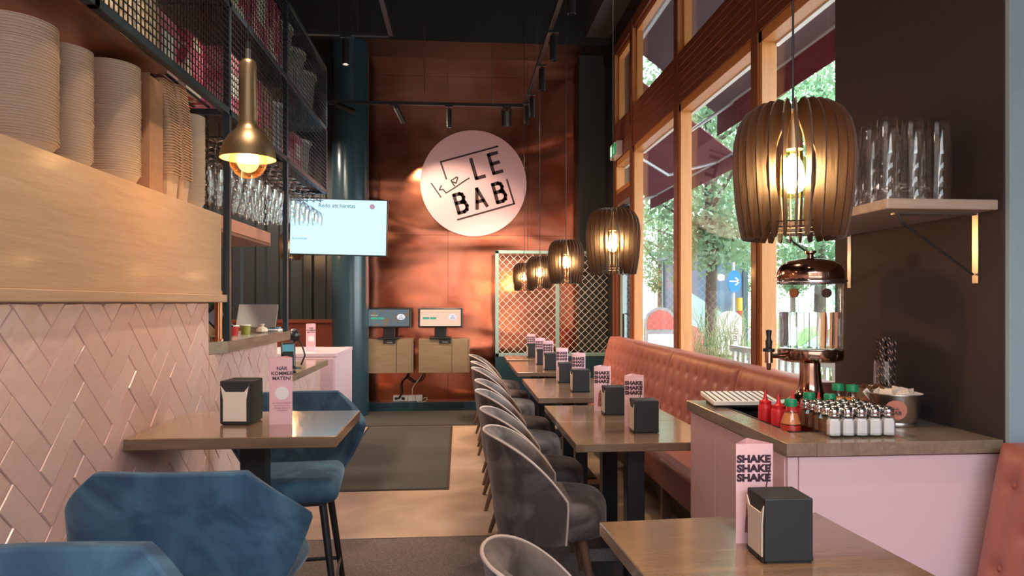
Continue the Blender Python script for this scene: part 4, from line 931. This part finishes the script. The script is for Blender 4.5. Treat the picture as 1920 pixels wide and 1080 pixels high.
# sauce bottles
def make_squeeze():
    s = thing('squeeze_bottle', '', 'sauce bottle'); R_ = mat('red_squeeze_plastic', (.55, .012, .02), .35)
    MB().lathe([(.024, 0), (.026, .004), (.026, .085), (.023, .095), (.020, .098), (0, .099)], 24).build('bottle', R_, s, 40)
    MB().lathe([(.022, .096), (.022, .108), (.012, .112), (.008, .118), (.0025, .150), (0, .150)], 24, cap=False).build('nozzle_cap', R_, s, 40); return s
sq = make_squeeze()
for i, (x, y, l) in enumerate(((1.165, 2.44, 'red squeeze bottle left of the green capped chilli bottle, nearest the front'), (1.225, 2.45, 'red squeeze bottle right behind the nearest green capped bottle'), (1.165, 2.55, 'red squeeze bottle in the second pair in the sunken tray'), (1.26, 2.52, 'red squeeze bottle behind the pepper shakers in the sunken tray'), (1.33, 2.55, 'red squeeze bottle before the base of the water dispenser'), (1.345, 2.49, 'rightmost red squeeze bottle among the green caps'))):
    if i == 0: sq.location = (x, y, SB - .035); sq['label'] = l; sq['group'] = 'red squeeze bottles'
    else: dup(sq, (x, y, SB - .035), 0, l, 'red squeeze bottles')
def make_sri():
    s = thing('chilli_bottle', '', 'sauce bottle')
    MB().lathe([(.026, 0), (.029, .004), (.031, .03), (.029, .055), (.018, .085), (.0135, .10), (.0135, .108)], 28).build('glass_body', clear('bottle_clear', (1, .93, .85), 1), s, 50)
    MB().lathe([(.024, .003), (.028, .03), (.0275, .048), (0, .048)], 28).build('sauce', mat('chilli_sauce', (.42, .02, .012), .4), s, 50)
    MB().lathe([(.0282, .052), (.0178, .084)], 28, cap=False).build('sauce_residue', mat('orange_residue', (.5, .2, .08), .4), s, 50)
    MB().lathe([(.0175, .104), (.0175, .122), (.016, .125), (0, .125)], 24).build('screw_cap', mat('green_cap', (.0, .24, .10), .4), s, 40)
    t_ = [('.', .06)]
    for k in range(3): text('label_lettering', 'CHILI', .009, WHITE, s, (0, -.0315, .022 - k * .008))
    return s
sr0 = make_sri(); sr0.scale = (1.2, 1.2, 1.15)
for i, (x, y, l) in enumerate(((1.165, 2.345, 'green capped chilli sauce bottle in front at the left corner of the sunken tray'), (1.30, 2.475, 'green capped bottle whose cap shows above the second column of shakers'), (1.355, 2.43, 'green capped bottle whose lower cap shows above the middle shakers'), (1.42, 2.49, 'green capped bottle before the dark pillar, left one of the right pair'), (1.455, 2.455, 'rightmost green capped bottle behind the shakers'))):
    z = SB - .035 if x < 1.37 else SB
    if i == 0: sr0.location = (x, y, z); sr0['label'] = l; sr0['group'] = 'green capped chilli bottles'
    else: dup(sr0, (x, y, SB - .03 if z < SB else SB - .0), 0, l, 'green capped chilli bottles')
# tilted menu rack at the far end
mn = thing('menu_stand', 'low slanted metal stand with striped grille at the far left of the sideboard top', 'stand', (1.23, 2.94, SB), -.05)
q = MB().box(-.15, .13, -.10, .09, 0, .018, .002).build('tray_body', WHITE, mn, loc=(0, 0, .022)); q.rotation_euler = (.10, 0, 0)
for k in range(10): MB().box(-.14 + k * .027, -.134 + k * .027, -.09, .08, .018, .020).build('grille_bar', BLACKP, q)
MB().box(-.13, .11, -.08, .07, 0, .012).build('foot', BLACKP, mn)
# water dispenser
wd = thing('water_dispenser', 'rose copper water dispenser with a glass tank and a domed lid on the sideboard', 'water dispenser', (1.475, 2.80, SB))
MB().lathe([(.118, 0), (.120, .012), (.105, .022), (.10, .03), (.085, .045), (.062, .06), (.052, .08), (.044, .12), (.040, .17), (.040, .196), (.046, .202)], 48).build('pedestal', ROSEG, wd, 40)
MB().lathe([(.046, .200), (.11, .203), (.128, .212), (.131, .225), (.131, .25), (.125, .254), (0, .254)], 48).build('tank_base', ROSEG, wd, 40)
MB().lathe([(.122, .255), (.126, .262), (.128, .53), (.130, .542), (.128, .544), (.124, .530), (.122, .265), (.118, .258)], 48, cap=False).build('glass_tank', clear('tank_glass', (.97, .98, .98), .9, .03, 3.2), wd, 50)
wm, n, l, b = new_mat('still_water'); b.inputs['Transmission Weight'].default_value = 1; b.inputs['IOR'].default_value = 1.33; b.inputs['Roughness'].default_value = 0; b.inputs['Base Color'].default_value = (.97, .99, 1, 1)
MB().lathe([(.118, .262), (.1205, .41), (0, .41)], 48).build('water', wm, wd, 50)
MB().lathe([(.132, .545), (.134, .555), (.132, .580), (.122, .602), (.098, .620), (.06, .632), (.014, .636), (.012, .652), (.024, .658), (.024, .666), (0, .668)], 48).build('dome_lid', ROSEG, wd, 50)
MB().lathe([(.133, .528), (.135, .533), (.135, .541), (.132, .545)], 48, cap=False).build('silver_band', CHROME, wd, 50)
for a in (-2.545, -1.567): MB().cyl((.124 * math.cos(a), .124 * math.sin(a), .488), (.134 * math.cos(a), .134 * math.sin(a), .488), .019, n=24).build('round_boss', ROSEG, wd, 40)
tp_ = MB().cyl((-.12, -.02, .228), (-.185, -.035, .228), .010).lathe([(.016, .20), (.016, .245), (.010, .250), (.010, .185), (.007, .17)], 20, (-.198, -.038)).build('tap', ROSEG, wd, 40)
MB().lathe([(.024, .246), (.024, .258), (.012, .262), (.014, .29), (.009, .30), (.012, .335), (.0, .338)], 20, (-.198, -.038)).build('tap_lever', BLACKP, wd, 40)
# straws in a glass
sj = thing('straw_glass', 'tall clear glass holding the striped paper straws beside the metal buckets', 'glass', (1.715, 2.66, SB)); MB().lathe([(.032, 0), (.036, .01), (.046, .05), (.042, .09), (.040, .215), (.038, .215), (.040, .09), (.043, .05), (.030, .012), (0, .012)], 32).build('glass', GLASS, sj, 40)
stm, n, l, b = new_mat('striped_straw_paper'); t = n.new('ShaderNodeTexCoord'); sp_ = n.new('ShaderNodeSeparateXYZ'); l.new(t.outputs['Object'], sp_.inputs[0])
a1 = n.new('ShaderNodeMath'); a1.operation = 'ARCTAN2'; l.new(sp_.outputs['Y'], a1.inputs[0]); l.new(sp_.outputs['X'], a1.inputs[1]); a2 = n.new('ShaderNodeMath'); a2.operation = 'MULTIPLY_ADD'; a2.inputs[1].default_value = 200; l.new(sp_.outputs['Z'], a2.inputs[0]); l.new(a1.outputs[0], a2.inputs[2])
a3 = n.new('ShaderNodeMath'); a3.operation = 'SINE'; l.new(a2.outputs[0], a3.inputs[0]); a4 = n.new('ShaderNodeMath'); a4.operation = 'GREATER_THAN'; a4.inputs[1].default_value = .86; l.new(a3.outputs[0], a4.inputs[0])
mx = n.new('ShaderNodeMix'); mx.data_type = 'RGBA'; mx.inputs[6].default_value = (.035, .018, .02, 1); mx.inputs[7].default_value = (.62, .40, .30, 1); l.new(a4.outputs[0], mx.inputs[0]); l.new(mx.outputs[2], b.inputs['Base Color']); b.inputs['Roughness'].default_value = .7
sme = MB().lathe([(.0042, 0), (.0042, .285), (.0032, .285), (.0032, .27), (0, .27)], 10).mesh('straw', stm, 40); k = 0
for r_, n_ in ((0, 1), (.0095, 6), (.019, 12), (.0275, 16)):
    for j in range(n_):
        a = 2 * PI * j / n_; o = bpy.data.objects.new('paper_straw', sme); COL.objects.link(o); o.location = (1.715 + r_ * math.cos(a), 2.66 + r_ * math.sin(a), SB + .014 + rnd.uniform(0, .012)); o.rotation_euler = (-.10 * math.sin(a) * r_ / .03 * .6, .10 * math.cos(a) * r_ / .03 * .6, rnd.random() * 6)
        tag(o, 'dark paper straw with pale spiral stripe standing in the tall glass', 'straw', 'striped paper straws')
# buckets
def bucket(lbl, x, y, R, rz):
    b_ = thing('metal_bucket', lbl, 'bucket', (x, y, SB), rz); H = .118; k = R / .095
    MB().lathe([(.066 * k, 0), (.068 * k, .004), (.069 * k, .012), (.067 * k, .016), (.069 * k, .02), (.092 * k, H - .004), (R, H - .002), (R, H + .002), (.090 * k, H), (.066 * k, .02), (0, .02)], 48).build('pail', STEEL, b_, 40)
    # round label wrapped on the wall
    def f(u, v):
        a = 2 * PI * u; rr_ = .036 * v; dx, dz = rr_ * math.cos(a), rr_ * math.sin(a) + .064; rad = (.069 + (dz - .02) / (H - .024) * .023) * k + .001; th = dx / rad - PI / 2
        return (rad * math.cos(th), rad * math.sin(th), dz)
    p = MB().grid(f, 32, 5).build('round_label', mat('salmon_label', (.62, .25, .19), .5), b_, 60)
    rad = .0795 * k + .003
    p2 = text('label_lettering', 'LE\nBAB', .019, INKB, p, (0, -rad, .066), line=.95, bold=.0003); 
    return b_
bucket('brushed metal bucket with round salmon label filled with wrapped cutlery, nearest the pillar', 1.60, 2.42, .095, -.55)
bucket('brushed metal bucket with round salmon label behind, filled with sauce sachets', 1.605, 2.575, .078, -.6)
for i, (bx, by, r_, c_, nn) in enumerate(((1.60, 2.42, .07, CREAM, 26), (1.605, 2.575, .052, mat('brown_sachet', (.16, .07, .03), .3), 16))):
    me = MB().box(-.014, .014, -.001, .001, 0, .06, .0005, 1).mesh('wrapper', c_)
    for k in range(nn):
        a = k * 2.4; rr_ = r_ * math.sqrt((k + .5) / nn); o = bpy.data.objects.new('paper_sachet' if i == 0 else 'sauce_sachet', me); COL.objects.link(o); o.location = (bx + rr_ * math.cos(a), by + rr_ * math.sin(a), SB + .068 + rnd.uniform(0, .008)); o.rotation_euler = (rnd.uniform(-.5, .5), rnd.uniform(-.5, .5), rnd.random() * 6)
        tag(o, ('cream paper sachet standing in the nearer metal bucket', 'brown sachet standing in the farther metal bucket')[i], 'sachet', ('cream sachets in the bucket', 'brown sachets in the bucket')[i])
# ------------------------------------------------------------------ wall shelf with tumblers
ws = thing('wall_shelf', 'thick wooden shelf on black brackets fixed to the dark pillar, full of tumblers', 'shelf', (1.775, 2.145, 1.716))
MB().box(-.385, 0, 0, .93, 0, .034, .004).build('shelf_board', wood('worn_shelf_wood', (.50, .40, .33), (.36, .27, .21), 'X', .5, .1), ws)
for y in (.10, .87):
    b_ = MB().box(-.003, -.001, y - .014, y + .014, -.24, 0).box(-.30, 0, y - .01, y + .01, -.006, 0).build('bracket', STEEL, ws); MB().tube([(-.28, y, -.006), (-.27, y, -.03), (-.01, y, -.21)], .004, 8).build('bracket_strut', BLACK, b_)
tgm = MB().lathe([(.034, .0), (.0355, .001), (.028, .118), (.0265, .122), (0, .122), (0, .112), (.0255, .112), (.0325, 0), (.034, 0)], 28, cap=False).mesh('tumbler', clear('tumbler_glass', (.96, .95, .94), .75, .03, 3.6), 40)
RN = ['nearest row', 'second row', 'third row', 'fourth row', 'fifth row', 'last row']; CN = ['left', 'middle', 'right']
LV = ['bottom tumbler', 'second tumbler from below', 'third tumbler from below', 'topmost tumbler']
for r in range(6):
    for c in range(3):
        for k in range(4):
            o = bpy.data.objects.new('tumbler', tgm); COL.objects.link(o); o.location = (1.475 + c * .094 + rnd.uniform(-.003, .003), 2.275 + r * .096, 1.750 + k * .056); o.scale = (1.12, 1.12, 1.05)
            tag(o, '%s in the %s stack, %s on the wall shelf' % (LV[k], CN[c], RN[r]), 'tumbler', 'upturned stacked tumblers on the wall shelf'); o.rotation_euler = (0, 0, k)
# ================================================================== OUTSIDE
PAV = mat('pale_pavement', (.52, .47, .46), .8, 0, (.42, .38, .375), 3); ASPH = mat('grey_asphalt', (.22, .22, .23), .85, 0, (.17, .17, .18), 6); GRS = mat('lawn_green', (.10, .22, .05), .9, 0, (.16, .30, .07), 8)
struct('ground_pavement', MB().box(2.1, 8, -12, 60, -.2, -.02), PAV)
struct('ground_verge', MB().box(8, 10.5, -12, 60, -.2, .02), GRS)
struct('ground_street', MB().box(10.5, 17, -12, 60, -.2, -.04), ASPH)
struct('ground_lawn', MB().box(17, 60, -12, 60, -.2, .02), GRS)
struct('ground_front', MB().box(-12, 2.1, -14, -2.05, -.2, -.02), PAV)
BARK = mat('grey_brown_bark', (.17, .12, .10), .9, 0, (.09, .065, .055), 12, (1, 1, .2), bump=.5)
LEAF = []
for k, (c1, c2) in enumerate((((.14, .25, .16), (.28, .40, .27)), ((.10, .21, .13), (.22, .35, .22)))):
    m = mat('tree_leaves_%s' % ('pale', 'deep')[k], c1, .5, 0, c2, 1.5); b = m.node_tree.nodes['Principled BSDF']; b.inputs['Subsurface Weight'].default_value = 0
    n = m.node_tree.nodes; l = m.node_tree.links; tl_ = n.new('ShaderNodeBsdfTranslucent'); tl_.inputs[0].default_value = (c2[0], c2[1] * 1.1, c2[2] * .8, 1); mxs = n.new('ShaderNodeMixShader'); mxs.inputs[0].default_value = .4; l.new(b.outputs[0], mxs.inputs[1]); l.new(tl_.outputs[0], mxs.inputs[2]); l.new(mxs.outputs[0], n['Material Output'].inputs[0]); LEAF.append(m)
def make_tree(seed, h, cr_, tr_, lm, nl=9000, low=2.2):
    t = thing('street_tree', '', 'tree', group='leafy trees seen through the windows')
    mb = MB().tube([(0, 0, -.05), (.04, 0, h * .25), (-.03, .03, h * .5), (0, 0, h * .8)], [tr_, tr_ * .85, tr_ * .65, tr_ * .3], 12)
    for k in range(7):
        a = k * 2.4; z = low + .2 + k * .45; mb.tube([(0, 0, z), (math.cos(a) * cr_ * .35, math.sin(a) * cr_ * .35, z + .5), (math.cos(a) * cr_ * .8, math.sin(a) * cr_ * .8, z + 1.1)], [tr_ * .4, tr_ * .25, .015], 7)
    mb.build('trunk', BARK, t, 60)
    mb = MB()
    for k in range(nl):
        q = rnd.random(); z = low + (h - low) * q; R = cr_ * math.sin(PI * min(.95, q * .8 + .12)) * (.75 + .35 * math.sin(5 * q * 6 + seed)); a = rnd.random() * 2 * PI; r_ = R * rnd.random() ** .45
        cl = .25 * math.sin(a * 3 + z * 2 + seed); p = Vector((math.cos(a) * r_ * (1 + cl), math.sin(a) * r_ * (1 + cl), z + rnd.gauss(0, .15)))
        u = Vector((rnd.gauss(0, 1), rnd.gauss(0, 1), rnd.gauss(0, 1))).normalized(); w_ = u.cross(Vector((rnd.gauss(0, 1), rnd.gauss(0, 1), rnd.gauss(0, 1)))).normalized(); L = rnd.uniform(.05, .10)
        mb.bm.faces.new([mb.bm.verts.new(p + e) for e in (u * L, w_ * L * .55, -u * L, -w_ * L * .55)])
    mb.build('foliage', lm, t); return t
t0 = make_tree(1, 8.5, 2.2, .13, LEAF[0]); t1_ = make_tree(4, 9.5, 2.8, .16, LEAF[1], 11000, 2.0)
TP = [(5.2, 14.0, 0, 'leafy street tree with a straight trunk nearest outside, seen in the middle window'), (5.2, 24.5, 0, 'leafy street tree farther down the pavement behind the far window'), (6.4, 8.6, 0, 'street tree outside near the right hand window, mostly crown'), (9.3, 17.2, 1, 'dark trunked tree on the grass verge, left one'), (9.3, 24.6, 1, 'tree on the grass verge farther left'), (9.4, 31.8, 1, 'tree on the grass verge at the far left end'), (10.2, 10.4, 1, 'tree on the grass verge behind the middle window'), (17.8, 21, 1, 'tree beyond the street, middle'), (18.2, 28.5, 1, 'tree beyond the street towards the left'), (18, 36, 1, 'tree beyond the street at the far left'), (5.6, 31.5, 0, 'street tree at the far end of the pavement'), (18.5, 44, 1, 'tree beyond the street, most distant'), (9.2, 40, 1, 'tree on the verge, most distant'), (17.6, 13.5, 1, 'tree beyond the street behind the right window')]
for i, (x, y, k, l_) in enumerate(TP):
    src = (t0, t1_)[k]
    if i == 0 or i == 3: src.location = (x, y, 0); src['label'] = l_
    else: dup(src, (x, y, 0), i * 1.1, l_)
hg = leaves(9000, (0, 0, 1.0), 1.0, .13, (1.2, 32, 4.2)).build('hedge_row', LEAF[1]); hg.location = (25, 30, 0); tag(hg, 'long dense wall of greenery beyond the street', 'greenery', kind='stuff')
# awnings
AWF = mat('burgundy_awning_fabric', (.22, .035, .055), .8, bump=.1, bscale=60); AWU = mat('grey_mauve_awning_fabric', (.20, .13, .15), .8, bump=.1, bscale=60); ALU = mat('pale_awning_metal', (.62, .62, .64), .35, .3)
def awning(lbl, y0, y1, zt, xo, zf, m, vz):
    a = thing('awning', lbl, 'awning', (2.15, y0, zt)); X = xo - 2.15; Zf = zf - zt; L = y1 - y0
    mb = MB(); mb.prism([(0, 0), (X, Zf), (X, Zf - .012), (0, -.012)], 0, L, 'Y'); mb.build('fabric', m, a)
    MB().box(X - .005, X + .003, 0, L, Zf - vz, Zf).build('valance', AWF, a)
    MB().box(X - .03, X + .03, -.02, L + .02, Zf - .01, Zf + .04, .008).build('front_bar', ALU, a)
    MB().cyl((0, -.02, .03), (0, L + .02, .03), .06).build('roller', ALU, a)
    k = .5
    while k < L:
        MB().tube([(-.02, k, -.85), (X * .55, k + .25, -.75 + Zf * .45), (X, k, Zf)], .022, 8).build('arm', ALU, a); k += (L - 1.0) if L > 2 else L
    return a
awning('long grey mauve awning with burgundy valance outside the nearer windows', 1.5, 8.35, 4.55, 3.2, 3.76, AWU, .28)
awning('steep burgundy awning outside the farther windows', 8.8, 12.8, 4.45, 3.6, 3.37, AWF, .20)
awning('small burgundy awning farthest down the facade', 13.3, 17.0, 4.45, 3.6, 3.37, AWF, .20)
struct('wall_facade', MB().box(2.0, 2.12, 9.2, 30, -.1, 9), mat('pale_facade', (.5, .48, .46), .8))
struct('wall_facade_upper', MB().box(2.08, 2.2, -2, 9.2, 4.76, 9), mat('pale_facade', (.5, .48, .46), .8))
# pink arch board, red board, planters
def aboard(lbl, x, y, w, h, m, rz, low):
    a = thing('pavement_sign', lbl, 'sign', (x, y, -.02), rz)
    pts = [(-w / 2, 0), (w / 2, 0)] + [(w / 2 * math.cos(t * PI / 16), h - w / 2 + w / 2 * math.sin(t * PI / 16)) for t in range(17)]
    MB().prism(pts, -.02, .02, 'Y').build('board', m, a)
    return a
PKS = mat('pale_pink_board', (.80, .58, .62), .5)
a1_ = aboard('pale pink arched pavement sign behind the grasses in the middle window', 4.10, 10.2, .42, 1.30, PKS, -.1, 0)
text('lettering', 'keLE\nBAB', .12, INKB, a1_, (0, -.022, .95), line=.9); 
st = MB(); st.box(-.21, .21, -.026, -.02, .38, .40); st.box(-.16, .16, -.024, -.02, .06, .34); st.build('lower_panel', PINKD, a1_)
a2_ = aboard('red faced round topped pavement sign in the far window', 3.35, 11.3, .55, 1.35, mat('grey_board', (.35, .34, .34), .5), 0, 0)
MB().prism([(-.23 + 0, .98), (.23, .98)] + [(.23 * math.cos(t * PI / 16), 1.08 + .22 * math.sin(t * PI / 16)) for t in range(17)], -.03, -.02, 'Y').build('red_panel', mat('coral_panel', (.62, .12, .10), .5), a2_)
MB().box(-.22, .22, -.03, -.02, .25, .9).build('white_panel', WHITE, a2_)
a3_ = aboard('coral topped pavement sign half hidden by grasses beside the pink arched sign', 3.85, 11.4, .6, 1.05, MC['coral_panel'], 0, 0)
def planter(lbl, x, y, L, gy):
    p = thing('planter', lbl, 'planter', (x, y, -.02))
    MB().box(-.22, .22, -L / 2, L / 2, 0, .45, .01).build('box', mat('pale_planter', (.55, .50, .49), .8), p)
    mb = MB()
    for k in range(int(L * 90)):
        yy = rnd.uniform(-L / 2, L / 2); xx = rnd.uniform(-.18, .18); h = rnd.uniform(.45, 1.0); dx, dy = max(-.5, min(.5, rnd.gauss(0, .2))), rnd.gauss(0, .2)
        mb.tube([(xx, yy, .4), (xx + dx * .35, yy + dy * .35, .4 + h * .65), (xx + dx, yy + dy, .4 + h), (xx + dx * 1.5, yy + dy * 1.5, .4 + h * .85)], [.004, .0035, .0025, .001], 4)
    mb.build('grasses', mat('straw_green_grass', (.36, .38, .20), .7, 0, (.20, .30, .10), 9), p)
    leaves(int(900 * L), (0, 0, .55), .28, .035, (.8, L * 1.7, .8)).build('foliage', mat('shrub_green', (.10, .24, .06), .6, 0, (.20, .34, .10), 9), p); return p
planter('long planter with arching grasses outside the middle window', 3.3, 8.4, 1.9, 0)
planter('low planter with shrubs outside the far window', 3.9, 12.8, 1.6, 0)
planter('planter with shrubs outside the right hand window', 3.5, 5.9, 1.5, 0)
# glazed kiosk, road sign, marker post, railing, parked car
ks = thing('bus_shelter', 'dark framed glass shelter with a blue slanted panel across the pavement', 'shelter', (5.35, 16.2, 0))
MB().box(0, .12, 0, .12, 0, 2.6).box(0, .12, 1.6, 1.72, 0, 2.6).box(1.5, 1.62, 0, .12, 0, 2.6).box(-.1, 1.75, -.1, 1.85, 2.5, 2.65, .02).build('frame', mat('dark_teal_frame', (.05, .09, .10), .4), ks)
MB().box(.04, .08, .12, 1.6, .3, 2.4).box(.12, 1.5, .04, .08, .9, 2.4).build('side_panel', mat('slate_blue_poster', (.14, .22, .34), .5, 0, (.10, .14, .20), 2), ks)
MB().prism([(.12, .2), (1.4, .2), (1.4, .9), (.12, 1.7)], .02, .035, 'Y').build('pale_poster', mat('pale_blue_poster', (.42, .60, .66), .5), ks)
rs = thing('road_sign', 'round blue arrow road sign on a grey pole outside the middle window', 'road sign', (4.69, 11.5, 0)); MB().cyl((0, 0, 0), (0, 0, 2.1), .025).build('pole', ALU, rs); MB().prism([(.12 * math.cos(a * PI / 16), 1.77 + .19 * math.sin(a * PI / 16)) for a in range(32)], -.05, -.03, 'Y').build('disc', mat('sign_blue', (.02, .22, .60), .4), rs)
ar = MB(); stroke(ar, [(-.08, 1.77), (.07, 1.77)], .025, -.055, -.05); stroke(ar, [(.02, 1.83), (.08, 1.77), (.02, 1.71)], .025, -.055, -.05); ar.build('arrow', WHITE, rs)
mp_ = thing('marker_post', 'red and yellow banded marker post on the kerb', 'post', (5.42, 13.0, 0))
for k in range(6): MB().cyl((0, 0, k * .25), (0, 0, k * .25 + .25), .06).build('band', (mat('post_red', (.55, .04, .03), .5), mat('post_yellow', (.75, .45, .06), .5))[k % 2], mp_)
ra = thing('railing', 'pale slatted terrace railing outside the right hand window', 'railing', (3.0, 4.2, 0)); MB().box(-.03, .03, 0, 3.2, .88, .94, .01).build('top_rail', mat('sage_white_paint', (.60, .66, .62), .5), ra)
for k in range(24): MB().box(-.012, .012, k * .135, k * .135 + .05, 0, .88).build('slat', MC['sage_white_paint'], ra)
bd = thing('building', 'pale building across the street glimpsed between the trees', 'building', (30, 34, 0)); MB().box(0, 6, -26, 22, 0, 14).build('walls', mat('pale_render', (.55, .50, .46), .8), bd)
for r in range(4):
    for c in range(12):
        f_ = MB().box(-.06, .02, -25 + c * 3.9, -23.4 + c * 3.9, 1.2 + r * 3.2, 3.0 + r * 3.2).build('window', mat('dark_window', (.10, .12, .14), .2), bd)

fb = thing('building', 'grey brown building added unseen across the street in front of the shop', 'building', (0, -15, 0)); MB().box(-14, 14, -4, 0, -.1, 7.5).build('walls', mat('added_facade', (.26, .20, .17), .8), fb)  # unseen building, added to block low sky through the shop window
for r in range(2):
    for c in range(7): MB().box(-12.5 + c * 3.8, -11 + c * 3.8, -.02, .05, .8 + r * 3.4, 3.0 + r * 3.4).build('window', MC['dark_window'], fb)
